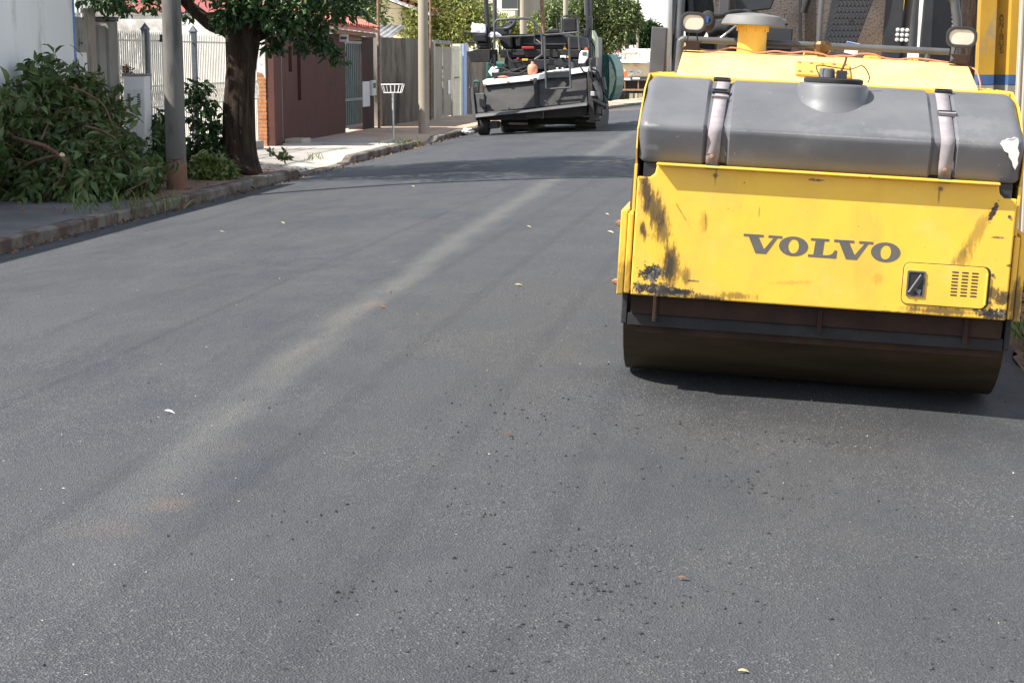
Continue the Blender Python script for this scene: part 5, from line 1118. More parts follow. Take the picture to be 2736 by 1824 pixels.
# white patch torn into the right tank end
pp = [L(x_, y_, 8.67) for x_, y_ in ((2303, 331), (2308, 323), (2315, 322), (2320, 318), (2328, 319), (2336, 315), (2344, 318), (2346, 328), (2343, 340), (2347, 352), (2343, 366), (2344, 376), (2337, 390), (2333, 384), (2330, 372), (2323, 362), (2321, 352), (2312, 347), (2308, 338))]
o = MB().slab([(p.x - 0.012, -0.846 + 0.010 * max(0, (p.x - 0.87) / 0.05), p.z) for p in pp], (0, 0.012, 0)).build('torn_patch', m_scuff, rl)
# tray, yellow body box behind the tank, hood
rb('tank_tray', -0.90, 0.90, FY + 0.06, 0.3, 1.09, 1.198, m_dark, 0.004)
bx_ = rb('body_box', -0.93, 0.93, -0.14, 0.95, 0.95, 1.612, m_yel, 0.006)
for i in range(4): rb('cheek_slot', -0.952, -0.949, -0.60 + i * 0.1, -0.56 + i * 0.1, 1.40 + i * 0.045, 1.408 + i * 0.045, m_blackp, 0)
hz0_, hz1_ = 1.598, L(1890, 133, 9.95).z
hood = MB().prism([(-0.13, 1.60), (-0.10, 1.625), (0.40, hz1_ - 0.01), (0.46, hz1_), (1.0, hz1_ + 0.01), (1.0, 1.60)], -0.80, 0.772, 'x').build('hood', m_hoodlit, rl, bev=0.012)
pl0, pl1 = L(1828, 138, 9.75), L(1951, 170, 9.6)
def hoodpt(x, t, up=0.0): return Vector((x, -0.10 + 0.5 * t - up * 0.3, 1.625 + (hz1_ - 1.635) * t + up))
MB().slab([hoodpt(pl0.x, 0.10, 0.004), hoodpt(pl1.x, 0.10, 0.004), hoodpt(pl1.x, 0.72, 0.004), hoodpt(pl0.x, 0.72, 0.004)], (0, -0.004, 0.012)).build('cover_plate', m_plateY, hood, bev=0.002)
for i in range(5):
    for t in (0.2, 0.62):
        MB().lathe([(0.009, 0), (0.009, 0.007)], 6, Matrix.Translation(hoodpt(pl0.x + 0.02 + (pl1.x - pl0.x - 0.04) * i / 4, t, 0.016)) @ Matrix.Rotation(0.6, 4, 'X')).build('bolt', m_rust, hood)
# pre-cleaner mushroom
ix, iy = L(1728, 80, 10.1).x, 0.66
zt_ = L(1728, 30, 10.1).z; ze = L(1728, 56, 10.1).z
MB().lathe([(0.082, hz1_ - 0.01), (0.082, ze - 0.03), (0.088, ze - 0.03), (0.088, ze + 0.01), (0.10, ze + 0.012)], 32, Matrix.Translation((ix, iy, 0))).build('intake_pipe', m_yel, rl, smooth=40)
for q in range(8): MB().box(0.086, 0.094, -0.008, 0.008, ze - 0.04, ze - 0.005, Matrix.Translation((ix, iy, 0)) @ Matrix.Rotation(q * math.pi / 4 + 0.3, 4, 'Z')).build('clamp_rib', m_yel, rl)
rr_ = (L(1815, 50, 10.1).x - L(1667, 50, 10.1).x) / 2
MB().lathe([(0.09, ze - 0.004), (rr_ * 0.97, ze - 0.008), (rr_, ze - 0.004), (rr_ * 0.985, ze + 0.01), (rr_ * 0.86, ze + 0.045), (rr_ * 0.80, ze + 0.050), (rr_ * 0.60, zt_ - 0.008), (rr_ * 0.3, zt_), (0.01, zt_ + 0.002)], 48, Matrix.Translation((ix, iy, 0))).build('intake_cap', m_intake, rl, smooth=30)
# radiator knob and wiring
kp = L(1890, 112, 9.95); ky = 0.52
MB().lathe([(0.026, hz1_), (0.026, kp.z - 0.035), (0.034, kp.z - 0.030), (0.048, kp.z - 0.012), (0.050, kp.z + 0.018), (0.040, kp.z + 0.034), (0.03, kp.z + 0.037)], 10, Matrix.Translation((kp.x, ky, 0.004))).build('filler_cap', m_bronze, rl)
wpts = []
for i, (x, y) in enumerate(((1602, 113), (1640, 117), (1680, 110), (1715, 116), (1740, 122), (1780, 118), (1815, 122), (1850, 119), (1890, 125), (1905, 130), (1930, 128), (1955, 129), (1975, 124), (2005, 125), (2025, 132), (2060, 137), (2095, 134), (2130, 137), (2165, 142), (2200, 148))):
    p = L(x, y, 9.98); wpts.append((p.x, 0.47, max(p.z, hz1_ + 0.004)))
rt_('wiring', wpts, 0.0045, m_wire, 6)
rt_('wiring', [wpts[-1], (0.80, 0.40, hz1_ - 0.02), (0.81, 0.2, 1.66), (0.80, 0.02, 1.60)], 0.0045, m_wire, 6)
# head lamps on rusty brackets
for (cx_, cy2, hw_, hh_) in ((1593, 52, 26, 19), (2208, 86, 30, 19)):
    c = L(cx_, cy2, 9.93); w_ = hw_ * D / F * 9.93; h_ = hh_ * D / F * 9.93
    outr = rrect(c.x - w_ - 0.008, c.x + w_ + 0.008, c.z - h_ - 0.010, c.z + h_ + 0.010, h_ * 0.98, 6); inr = rrect(c.x - w_ + 0.006, c.x + w_ - 0.006, c.z - h_ + 0.005, c.z + h_ - 0.005, h_ * 0.82, 6)
    hl = MB().ring(outr, inr, 0.40, 0.425, 'y').build('head_lamp', m_dark, rl, bev=0.003)
    MB().prism(inr, 0.408, 0.42, 'y').build('lens', m_lens, hl, bev=0.003)
    back = rrect(c.x - w_ * 0.7, c.x + w_ * 0.7, c.z - h_ * 0.8, c.z + h_ * 0.8, h_ * 0.6, 6); mb = MB(); nn = len(outr)
    mb.add([(p[0], 0.425, p[1]) for p in outr] + [(p[0], 0.50, p[1]) for p in back], [(i, (i + 1) % nn, nn + (i + 1) % nn, nn + i) for i in range(nn)] + [tuple(range(nn, 2 * nn))]); mb.build('lamp_shell', m_dark, hl, smooth=50)
    zb0 = hz1_ + 0.004; zb1 = zb0 + 0.052
    br = MB().prism([(c.x - 0.05, zb1), (c.x + 0.055, zb1), (c.x + 0.04, zb0 + 0.03), (c.x + 0.05, zb0), (c.x - 0.06, zb0), (c.x - 0.03, zb0 + 0.03)], 0.40, 0.46, 'y').build('lamp_bracket', m_rbeam, rl, bev=0.003)
    for dx in (-0.03, 0.03): MB().tube([(c.x + dx, 0.44, zb1), (c.x + dx * 0.7, 0.44, c.z - h_ - 0.005)], 0.004, 6).build('lamp_stem', m_dark, br)
# hand rails
rz = L(1870, 104, 10.25).z
rt_('front_rail', [(L(1566, 92, 10.25).x, 0.75, rz - 0.003), (0.0, 0.75, rz), (L(2180, 120, 10.25).x, 0.75, rz)], 0.0185, m_mid, 14, 0)
a = L(1566, 92, 10.25)
rt_('front_rail', [(a.x + 0.02, 0.75, rz), (a.x - 0.005, 0.75, rz - 0.015), (a.x - 0.008, 0.75, rz - 0.05), (a.x - 0.012, 0.75, 1.45)], 0.021, m_mid, 14, 3)
for x_ in (L(1756, 120, 10.2).x, L(2130, 140, 10.2).x): rt_('rail_post', [(x_, 0.75, hz1_), (x_, 0.75, rz)], 0.014, m_mid, 12, 0)
rt_('centre_upright', [(L(1881, 100, 10.3).x, 0.8, rz), (L(1888, 0, 10.3).x, 0.8, L(1888, 0, 10.3).z), (L(1894, -120, 10.3).x, 0.82, L(1894, -120, 10.3).z)], 0.017, m_mid, 12, 0)
h1_, h2_ = L(2196, 75, 10.5), L(2190, 15, 10.5)
rt_('right_hand_rail', [(h1_.x, 0.95, 1.5), (h1_.x, 0.95, h1_.z), (h2_.x + 0.01, 0.95, h2_.z - 0.03), (h2_.x - 0.01, 0.95, h2_.z + 0.035), (h2_.x - 0.07, 0.95, h2_.z + 0.065), (h2_.x - 0.20, 0.97, h2_.z + 0.068)], 0.026, m_mid, 14, 5)
rt_('right_hand_rail', [(h2_.x - 0.20, 0.97, h2_.z + 0.068), (h2_.x - 0.21, 1.6, h2_.z + 0.06), (h2_.x - 0.21, 1.7, 1.3)], 0.026, m_mid, 14, 4)
# left columns (roll bar posts)
def col_(name, x0, x1, ytop, ybot, Y, th, m, bev=0.006):
    a, b = L(x0, ytop, Y), L(x1, ybot, Y); return rb(name, a.x, b.x, Y - RYc, Y - RYc + th, b.z, a.z, m, bev)
col_('step_box', 1497, 1524, 62, 190, 10.6, 0.3, m_mid)
col_('roll_bar_post', 1541, 1563, -160, 165, 11.2, 0.12, m_dark)
o = L(1532, 180, 10.7); o2 = L(1537, -160, 10.7); rt_('grab_tube', [(o.x, 1.2, 1.35), (o.x, 1.2, o.z), (o2.x, 1.2, o2.z)], 0.026, m_galv, 14, 0)
o = L(1556, 160, 10.9); rt_('roll_bar_tube', [(L(1562, 120, 10.9).x, 1.4, 1.5), (L(1556 + 16, -160, 10.9).x, 1.4, L(1556, -160, 10.9).z)], 0.022, m_mid, 12, 0)
rt_('cable', [tuple(L(1553, 10, 10.85)), tuple(L(1549, 60, 10.85)), tuple(L(1546, 110, 10.85)), tuple(L(1540, 150, 10.8)), tuple(L(1515, 172, 10.7)), tuple(L(1505, 178, 10.6))], 0.006, m_black, 6)
rb('platform', -0.93, 0.93, 0.98, 2.35, 1.20, 1.30, m_dark, 0.006)
rb('articulation_frame', -0.5, 0.5, 0.95, 2.4, 0.55, 1.19, m_tar, 0.02)
# operator station seen over the hood
rq('seat_back', [(1566, -40, 11.3), (1620, -45, 11.3), (1637, 0, 11.3), (1640, 25, 11.3), (1630, 60, 11.3), (1612, 92, 11.3), (1575, 95, 11.3)], (0, 0.10, 0), m_black, 0.03)
rq('seat_spine', [(1576, -30, 11.25), (1592, -30, 11.25), (1594, 40, 11.25), (1580, 40, 11.25)], (0, 0.05, 0), m_dark, 0.01)
col_('seat_pedestal', 1575, 1640, 90, 140, 11.3, 0.4, m_black, 0.02)
col_('console_column', 1640, 1668, -60, 90, 11.9, 0.15, m_spl)
col_('console_post', 1658, 1672, -80, 60, 11.2, 0.06, m_mid)
col_('console_box', 1742, 1818, 60, 118, 11.0, 0.3, m_dark, 0.01)
rq('console_lid', [(1745, 42, 11.0), (1775, 35, 11.0), (1808, 45, 11.0), (1812, 58, 11.0), (1745, 58, 11.0)], (0, 0.2, 0), m_mid, 0.01)
rq('console_screen', [(1688, -30, 11.4), (1795, -40, 11.4), (1770, 22, 11.4), (1690, 30, 11.4)], (0, 0.05, 0), m_dark, 0.008)
for i in range(9):
    a = L(1640 + i * 9, 62, 11.2)
rt_('bellows', [tuple(L(1625, 78, 11.1)), tuple(L(1650, 66, 11.1)), tuple(L(1680, 70, 11.1)), tuple(L(1700, 85, 11.1))], 0.045, m_black, 14)
rt_('lever', [tuple(L(1640, 100, 10.9)), tuple(L(1690, 60, 10.9)), tuple(L(1705, 45, 10.9))], 0.007, m_galv, 8)
col_('splash_wall', 1640, 2052, -130, 175, 12.1, 0.5, m_spl, 0.02)
rq('splash_wall_edge', [(1834, -130, 12.05), (1842, -130, 12.05), (1842, 170, 12.05), (1834, 170, 12.05)], (0, 0.03, 0), m_dark)
rt_('roller_lever', [tuple(L(1862, -20, 11.6)), tuple(L(1850, 15, 11.6)), tuple(L(1846, 30, 11.6))], 0.024, m_black, 10)
rq('tread_plate', [(1919, -60, 11.0), (2018, -60, 11.0), (2006, 0, 11.0), (1963, 112, 11.0), (1888, 112, 11.0), (1909, 0, 11.0)], (0, 0.03, 0), m_dark, 0.004)
tpz = MB().box(-0.010, 0.010, -0.002, 0.002, -0.002, 0.002).mesh('tread_lug', m_mid)
for r_ in range(20):
    for c_ in range(8):
        yy = -30 + r_ * 7.0; xx = 1936 + c_ * 9 - r_ * 2.0 + (r_ % 2) * 4.5
        if yy > 104: continue
        p = L(xx, yy, 10.997); o = place('tread_lug', tpz, rl); o.location = p; o.rotation_euler.y = math.radians(50 if r_ % 2 else -50)
p = L(1953, 45, 10.995); MB().lathe([(0.012, 0), (0.012, 0.003)], 16, Matrix.Translation(p) @ Matrix.Rotation(math.pi / 2, 4, 'X')).build('plate_hole', m_blackp, rl)
a = L(1950, 100, 10.7); stk = rq('sticker', [(1946, 95, 10.72), (1975, 101, 10.72), (1968, 128, 10.72), (1938, 121, 10.72)], (0, 0.004, 0), m_white, 0)
rq('sticker_band', [(1946.5, 96, 10.715), (1974, 102, 10.715), (1973, 107, 10.715), (1944.5, 101, 10.715)], (0, 0.003, 0), m_bluep, 0, stk)
col_('console_upright', 2047, 2064, -130, 150, 11.05, 0.06, m_dark)
a, b = L(2057, 63, 10.95), L(2087, 99, 10.95)
wl = MB().box(a.x, b.x, 1.45, 1.50, b.z, a.z).build('work_lamp', m_blackp, rl, bev=0.004)
led = MB().lathe([(0.012, 0), (0.012, 0.003), (0.006, 0.006)], 10, Matrix.Rotation(math.pi / 2, 4, 'X')).mesh('led', m_led, 50)
MB().box(a.x + 0.006, b.x - 0.006, 1.446, 1.449, b.z + 0.006, a.z - 0.006).build('lamp_face', m_mid, wl)
for i in range(3):
    for j in range(3):
        o = place('led', led, wl); o.location = (a.x + (b.x - a.x) * (i + 0.5) / 3, 1.4455, b.z + (a.z - b.z) * (j + 0.5) / 3)
rt_('yellow_post', [tuple(L(2077, 80, 11.8)), tuple(L(2098, -60, 11.8))], 0.05, m_yel, 14, 0)
rt_('grey_post', [tuple(L(2093, 110, 11.4)), tuple(L(2104, -100, 11.4))], 0.035, m_mid, 14, 0)
col_('side_screen', 2134, 2196, -130, 150, 11.5, 0.05, m_dark, 0.01)
for i in range(13):
    p = L(2190 - 4 + 0.3 * i, -20 + i * 10, 11.49); MB().lathe([(0.007, 0), (0.007, 0.002)], 8, Matrix.Translation(p) @ Matrix.Rotation(math.pi / 2, 4, 'X')).build('screen_hole', m_wallw, rl)
# yellow rear deck pieces low behind the rail
for (x0, x1, y0, y1, Y) in ((1848, 1885, 120, 160, 11.6), (1993, 2045, 128, 160, 11.6), (2062, 2096, 132, 160, 11.6), (2098, 2126, 134, 160, 11.6), (1548, 1562, 95, 160, 12.2)):
    col_('rear_deck_box', x0, x1, y0, y1, Y, 0.5, m_yel, 0.01)
rb('rear_body', -0.93, 0.93, 2.5, 4.1, 0.95, 1.55, m_yel, 0.02)
rb('rear_frame', -1.0, 1.0, 2.4, 4.2, 0.55, 0.94, m_yel, 0.02)
# ear defenders hung on the console
em = thing('ear_defenders', 'black ear defenders with blue mark hung behind the air intake', 'ear defenders', (RXc + L(1668, 50, 10.55).x, 10.55, 1.85), worldspace=False)
em.rotation_euler.y = TILT; base_ = Vector((em.location.x - RXc, 1.05, 0)); eo = Vector((L(1668, 50, 10.55).x, 1.05, 1.85 - RZc - 0.0))
def E_(px, py, Y): p = L(px, py, Y); return (p.x - eo.x, p.y - 1.05, p.z - eo.z + 0.012)
for (px, py, Y) in ((1663, 42, 10.45),):
    c = Vector(E_(px, py, Y))
    cup = MB().lathe([(0.045, -0.03), (0.055, -0.02), (0.055, 0.01), (0.04, 0.03), (0.02, 0.034)], 20, Matrix.Translation(c) @ Matrix.Rotation(math.radians(70), 4, 'X') @ Matrix.Diagonal((0.85, 1.1, 1, 1))).build('cup', m_black, em, smooth=40)
    MB().box(c.x - 0.012, c.x + 0.006, c.y - 0.042, c.y - 0.036, c.z - 0.012, c.z + 0.022).build('blue_mark', m_bluep, em)
MB().tube(smoothpath([E_(1663, 30, 10.48), E_(1690, 32, 10.5), E_(1715, 24, 10.55), E_(1740, 22, 10.6), E_(1755, 30, 10.65)], 5), 0.016, 8).build('headband', m_black, em, smooth=50)
c = Vector(E_(1750, 36, 10.68)); MB().lathe([(0.045, -0.03), (0.055, -0.02), (0.055, 0.01), (0.04, 0.03)], 20, Matrix.Translation(c) @ Matrix.Rotation(math.radians(70), 4, 'X')).build('cup', m_black, em, smooth=40)

# ------------------------------------------------------------------ right roadside: trunk, bus stop pole, ribbed panel, sunlit wall
tb = thing('street_tree', 'dark tree trunk right of the roller beside the yellow bus stop pole', 'tree', (gy(2588, 300, 16.6).x, 16.6, -0.1))
c = Vector(tb.location)
trunkmb([c + Vector((0, 0, -0.3)), c + Vector((0, 0, 0.4)), c + Vector((0.01, 0, 1.4)), c + Vector((0.0, 0, 2.6)), c + Vector((-0.03, 0, 4.2)), c + Vector((0.05, 0, 5.5))], [0.19, 0.13, 0.11, 0.11, 0.10, 0.05], 18, 0.15, 9).build('trunk', m_bark, tb, smooth=70)
cl = [((c.x + R.uniform(-1.0, 1.5), c.y + R.uniform(-1.4, 1.6), R.uniform(4.2, 6.4)), (0.6, 0.6, 0.45), 1.4) for i in range(14)]
Pp, Dd = cloud(cl, 240, 12, 0.1); place('crown', leafmesh('crown', Pp, Dd, 0.12, m_leafd, 0.42, 12), tb)
BY = 15.6
bp_ = thing('bus_stop_pole', 'yellow painted concrete pole with blue band and vertical stencilled letters', 'bus stop pole', (gy(2666, 300, BY).x, BY, -0.1))
bx0, bx1 = gy(2614, 200, BY).x, gy(2718, 200, BY).x; bw_ = bx1 - bx0; zbt = gy(2660, 227, BY).z; zbb = gy(2660, 201, BY).z
def Hsec(x0, w, y0): return [(x0, y0), (x0 + w * 0.40, y0), (x0 + w * 0.46, y0 + 0.05), (x0 + w * 0.72, y0 + 0.05), (x0 + w * 0.77, y0), (x0 + w, y0), (x0 + w, y0 + 0.26), (x0, y0 + 0.26)]
MB().prism(Hsec(bx0, bw_, BY), -0.4, zbt, 'z').build('base_shaft', m_cgrey, bp_)
MB().prism(Hsec(bx0 - 0.003, bw_ + 0.006, BY - 0.003), zbt + 0.002, zbb, 'z').build('blue_band', m_busb, bp_)
MB().prism(Hsec(bx0 - 0.002, bw_ + 0.004, BY - 0.002), zbb + 0.002, 5.5, 'z').build('yellow_shaft', m_bus, bp_)
def strokes(ch, cx, cz, s):
    S = {'O': [[(-.32, -.3), (-.32, .3), (-.1, .5), (.1, .5), (.32, .3), (.32, -.3), (.1, -.5), (-.1, -.5), (-.32, -.3)]], 'N': [[(-.32, -.5), (-.32, .5), (.32, -.5), (.32, .5)]], 'I': [[(0, -.5), (0, .5)]],
         'B': [[(-.3, -.5), (-.3, .5), (.15, .5), (.3, .35), (.3, .15), (.12, .02), (-.3, .02)], [(.12, .02), (.32, -.12), (.32, -.38), (.15, -.5), (-.3, -.5)]], 'U': [[(-.32, .5), (-.32, -.3), (-.1, -.5), (.1, -.5), (.32, -.3), (.32, .5)]],
         'S': [[(.3, .35), (.12, .5), (-.12, .5), (-.3, .35), (-.3, .15), (.3, -.15), (.3, -.35), (.12, -.5), (-.12, -.5), (-.3, -.35)]], '^': [[(-.22, .62), (0, .8), (.22, .62)]]}
    mb = MB(); yy = BY + 0.046
    for c_ in ch:
        for ln in S[c_]:
            for (p, q) in zip(ln, ln[1:]):
                p = Vector((cx + p[0] * s, yy, cz + p[1] * s)); q = Vector((cx + q[0] * s, yy, cz + q[1] * s)); d = (q - p).normalized(); nrm = Vector((-d.z, 0, d.x)) * s * 0.085
                mb.slab([p - nrm - d * s * .05, p + nrm - d * s * .05, q + nrm + d * s * .05, q - nrm + d * s * .05], (0, 0.002, 0))
    mb.build('letter', m_letter2, bp_)
m_letter2 = M('faded_stencil', (0.12, 0.085, 0.03), (0.19, 0.13, 0.04), 0.8, 20)
for (ch, zy) in (('O^', 195), ('N', 262), ('I', 325), ('B', 388), ('U', 458), ('S', 528)):
    p = gy(2560 + 462 / 3.92, zy / 3.92, BY); strokes(ch, p.x, p.z, 0.042)
rp_ = thing('ribbed_panel', 'cream ribbed sheet metal panel at the right edge of the photograph', 'panel', (2.3, 14.9, -0.1))
x0 = gy(2718, 200, 14.9).x; prof = []; xx = x0
while xx < x0 + 1.2: prof += [(xx, 0.0), (xx + 0.012, -0.012), (xx + 0.024, -0.012), (xx + 0.032, 0.0)]; xx += 0.042
n = len(prof)
mb = MB(); mb.add([(p[0], 14.9 + p[1], z) for z in (-0.3, 3.4) for p in prof], [(i, i + 1, n + i + 1, n + i) for i in range(n - 1)]); mb.build('sheet', m_corr2 if 'm_corr2' in globals() else m_corr, rp_)
MB().box(x0, x0 + 1.2, 14.92, 14.97, -0.3, 3.4).build('frame', m_corr, rp_)
wl_ = thing('boundary_wall', 'sunlit cream boundary wall along the right side behind the roller', 'wall', (2.75, 30, 0))
MB().box(2.6, 2.8, 17.6, 60, -0.5, 2.9).build('face', m_wwall, wl_)
MB().box(2.55, 2.85, 17.55, 60.05, 2.902, 2.98).build('coping', m_cgrey, wl_)

# ------------------------------------------------------------------ wire litter basket on a post
B0 = gz(1051, 372, 0.0)
bk = thing('litter_basket', 'white wire basket on a thin post on the pavement', 'basket', B0, worldspace=False)
zt = gy(1051, 226, B0.y).z; zbk = gy(1051, 248, B0.y).z; rt2 = 0.5 * (gy(1081, 226, B0.y).x - gy(1019, 226, B0.y).x); rb2 = 0.5 * (gy(1074, 248, B0.y).x - gy(1026, 248, B0.y).x)
MB().tube([(0, 0, -0.1), (0, 0, zbk)], 0.022, 10).build('post', m_galv, bk, smooth=50)
def loop(r, z): return [(r * math.cos(q), r * 0.8 * math.sin(q), z) for q in frange(0, 2 * math.pi, 25)]
MB().tube(loop(rt2, zt), 0.009, 6, False).build('rim', m_plate, bk, smooth=60); MB().tube(loop(rb2, zbk), 0.009, 6, False).build('base_ring', m_plate, bk, smooth=60)
for i in range(16):
    q = 2 * math.pi * i / 16; MB().tube([(rt2 * math.cos(q), rt2 * 0.8 * math.sin(q), zt), (rb2 * math.cos(q), rb2 * 0.8 * math.sin(q), zbk)], 0.0055, 5).build('wire', m_plate, bk)
for i in range(3):
    q = math.pi * i / 3; MB().tube([(rb2 * math.cos(q), rb2 * 0.8 * math.sin(q), zbk), (-rb2 * math.cos(q), -rb2 * 0.8 * math.sin(q), zbk)], 0.007, 5).build('base_wire', m_plate, bk)

# ------------------------------------------------------------------ heap of cut branches, with leaves
def leaf_template(curl, seed, m):
    mb = MB(); N = 6
    for i in range(N + 1):
        s = i / N; w = 0.19 * math.sin(math.pi * min(1, s * 0.97 + 0.03)) ** 0.8; z = -curl * s * s
        for k in (-1, 0, 1): mb.v.append((s, k * w, z + (0.10 * abs(k) * w / 0.19)))
    for i in range(N):
        for k in range(2): mb.f.append((3 * i + k, 3 * i + k + 1, 3 * i + k + 4, 3 * i + k + 3))
    return mb.mesh('leaf', m, 80)
LT = [leaf_template(c_, i, m_leafp) for i, c_ in enumerate((0.15, 0.35, 0.55))]
hp = thing('branch_heap', 'heap of freshly cut leafy branches lying on the left pavement', 'branches', (-8.3, 20.4, 0.0))
spr = []
def heap_top(px):
    xs = [-200, -60, 0, 40, 60, 120, 180, 220, 245, 265, 285, 305, 330, 348]; ys = [330, 250, 212, 200, 150, 140, 165, 198, 240, 285, 325, 362, 410, 448]
    return float(np.interp(px, xs, ys))
rs = np.random.RandomState(21)
sprP, sprD, bigleaf = [], [], []
def add_sprig(base, tip, nl, r0=0.012, ls=0.125, stem=True, big=0):
    base, tip = Vector(base), Vector(tip); mid = base.lerp(tip, 0.5) + Vector((rs.normal() * 0.05, rs.normal() * 0.05, 0.10 + 0.06 * rs.rand()))
    pth = smoothpath([base, mid, tip], 4)
    if stem: spr.append((pth, r0))
    for i in range(nl):
        s = 0.15 + 0.85 * (i + 0.5) / nl; k = min(int(s * (len(pth) - 1)), len(pth) - 2); p = pth[k].lerp(pth[k + 1], s * (len(pth) - 1) - k)
        d = (pth[k + 1] - pth[k]).normalized(); side = Vector(rs.normal(size=3)); side = (side - d * side.dot(d)).normalized()
        v = d * 0.55 + side * 0.75 + Vector((0, 0, -0.45))
        if big and rs.rand() < big: bigleaf.append((p, v, ls * rs.uniform(1.0, 1.5)))
        else: sprP.append(tuple(p)); sprD.append(tuple(v))
for i in range(470):
    px = rs.uniform(-140, 345); top = heap_top(px); bot = 468 - max(0, (px - 280)) * 0.35
    fr = rs.rand() ** 0.85; py = top + (bot - top) * fr
    Yf = 19.15 + 3.1 * (1 - fr) ** 0.9 + 0.5 * rs.rand() + max(0, (px - 200)) * 0.004       # lower rows stand nearer
    tip = gy(px * D, py * D, Yf)
    if tip.x < PX + 0.12: tip = gx(px * D, py * D, PX + 0.12 + 0.3 * rs.rand())
    tip.z = max(tip.z, 0.04)
    out = Vector((rs.normal() * 0.5, -0.5 - 0.5 * rs.rand(), 0.15 - 0.75 * fr + 0.3 * rs.normal())).normalized()
    base = tip - out * rs.uniform(0.3, 0.6); base.z = max(base.z, 0.03); base.x = max(base.x, PX + 0.08)
    add_sprig(base, tip, rs.randint(10, 17), 0.006, 0.13, True, 0.055)
for i in range(1900):                                           # inner mass
    px = rs.uniform(-150, 312); top = heap_top(px) + 40; fr = rs.rand(); py = top + (455 - top) * fr
    p = gy(px * D, py * D, 20.0 + 2.4 * (1 - fr) + rs.rand() * 0.5)
    if p.x < PX + 0.08: p = gx(px * D, py * D, PX + 0.08 + 0.25 * rs.rand())
    p.z = max(p.z, 0.03)
    for k in range(3): sprP.append(tuple(p + Vector(rs.normal(size=3) * 0.07))); sprD.append(tuple(rs.normal(size=3) + np.array([0.2, -0.4, -0.4])))
def gx2(q): p = gy(q[0] * D, q[1] * D, 20.9 if q[0] < 325 else 22.7); return p if p.x > PX + 0.1 else gx(q[0] * D, q[1] * D, PX + 0.12)
for (a_, b_, n_) in (((270, 300), (315, 240), 10), ((330, 330), (395, 300), 14), ((340, 300), (408, 335), 14), ((320, 400), (352, 428), 12), ((310, 430), (352, 440), 10), ((140, 190), (118, 125), 14), ((185, 175), (112, 138), 14), ((110, 200), (62, 140), 14), ((75, 250), (10, 205), 12), ((90, 230), (56, 150), 12)):
    add_sprig(gx2(a_), gx2(b_), n_, 0.006, 0.13)
me = leafmesh('leaf_mass', sprP, sprD, 0.18, m_leafp, 0.36, 31); tag(place('leaf_mass', me, hp), None, kind='stuff')
for i, (p, v, s_) in enumerate(bigleaf[:290]):
    o = place('leaf', LT[i % 3], hp); o.location = p - hp.location; o.rotation_euler = Vector(v).to_track_quat('X', 'Z').to_euler(); o.scale = (s_, s_, s_)
tw = MB()
for (pth, r0) in spr: tw.tube(pth, taper(r0, 0.002, len(pth)), 4, False)
tag(tw.build('twigs', m_twig, hp, smooth=60), None, kind='stuff')
for path, a_, b_ in (([(-30, 296), (40, 320), (100, 335), (135, 357), (150, 372)], 0.030, 0.022), ([(-20, 382), (40, 384), (90, 366), (140, 355)], 0.016, 0.02), ([(70, 330), (110, 345), (135, 362)], 0.012, 0.016), ([(150, 370), (140, 410), (110, 445), (80, 470)], 0.02, 0.010), ([(-20, 420), (40, 455), (90, 472)], 0.012, 0.010), ([(95, 320), (110, 285), (128, 255)], 0.014, 0.008), ([(195, 290), (230, 300), (265, 318)], 0.022, 0.014), ([(160, 200), (200, 215), (240, 245), (258, 290)], 0.014, 0.012), ([(290, 440), (310, 430), (345, 412)], 0.012, 0.010), ([(190, 130), (178, 115), (160, 103)], 0.005, 0.003)):
    P = smoothpath([gy(x * D, y * D, 19.5 if y > 300 else 20.6) for x, y in path], 4); MB().tube(P, taper(a_, b_, len(P)), 8).build('branch', m_twig, hp, smooth=60)
c = gy(143 * D, 356 * D, 19.3); MB().lathe([(0.024, -0.02), (0.024, 0.02)], 12, Matrix.Translation(c) @ Matrix.Rotation(1.2, 4, 'X')).build('cut_end', m_cut, hp)

# ------------------------------------------------------------------ saplings, clippings, weeds
def sapling(name, label, cat, Y, stems, spots, per, size, m, seed, group=None):
    b = gy(stems[0][0][0], stems[0][0][1], Y); t = thing(name, label, cat, b, group)
    for ln in stems:
        P = smoothpath([gy(x, y, Y) for x, y in ln], 3); MB().tube(P, taper(0.018, 0.006, len(P)), 6).build('stem', m_twig, t, smooth=60)
    P, Dd = cloud([(tuple(gy(x, y, Y + d)), r, r * 6) for x, y, r, d in spots], per, seed, 0.0); tag(place('foliage', leafmesh('foliage', P, Dd, size, m, 0.45, seed), t), None)
    return t
sapling('sapling', 'leafy sapling between the mud-stained pole and the tree trunk', 'sapling', 24.6, [[(522, 430), (528, 360), (512, 300), (510, 250)], [(528, 370), (555, 340), (575, 330)], [(515, 300), (540, 280), (560, 275)]],
        [(515, 245, .15, 0), (545, 235, .12, 0), (525, 275, .16, .1), (550, 280, .13, 0), (565, 288, .08, 0), (520, 320, .13, 0), (555, 335, .16, 0), (575, 340, .10, 0), (545, 365, .16, 0), (580, 380, .16, .2), (520, 385, .16, .2), (605, 385, .14, .3)], 75, 0.11, m_leafd, 41)
sapling('sapling', 'dark leafy shoots left of the mud-stained pole at the fence foot', 'sapling', 24.8, [[(440, 420), (435, 360), (428, 330)]], [(425, 325, .14, 0), (440, 345, .12, 0), (410, 360, .16, 0), (445, 375, .12, 0), (415, 395, .18, 0), (440, 420, .16, 0)], 130, 0.11, m_leafd, 43)
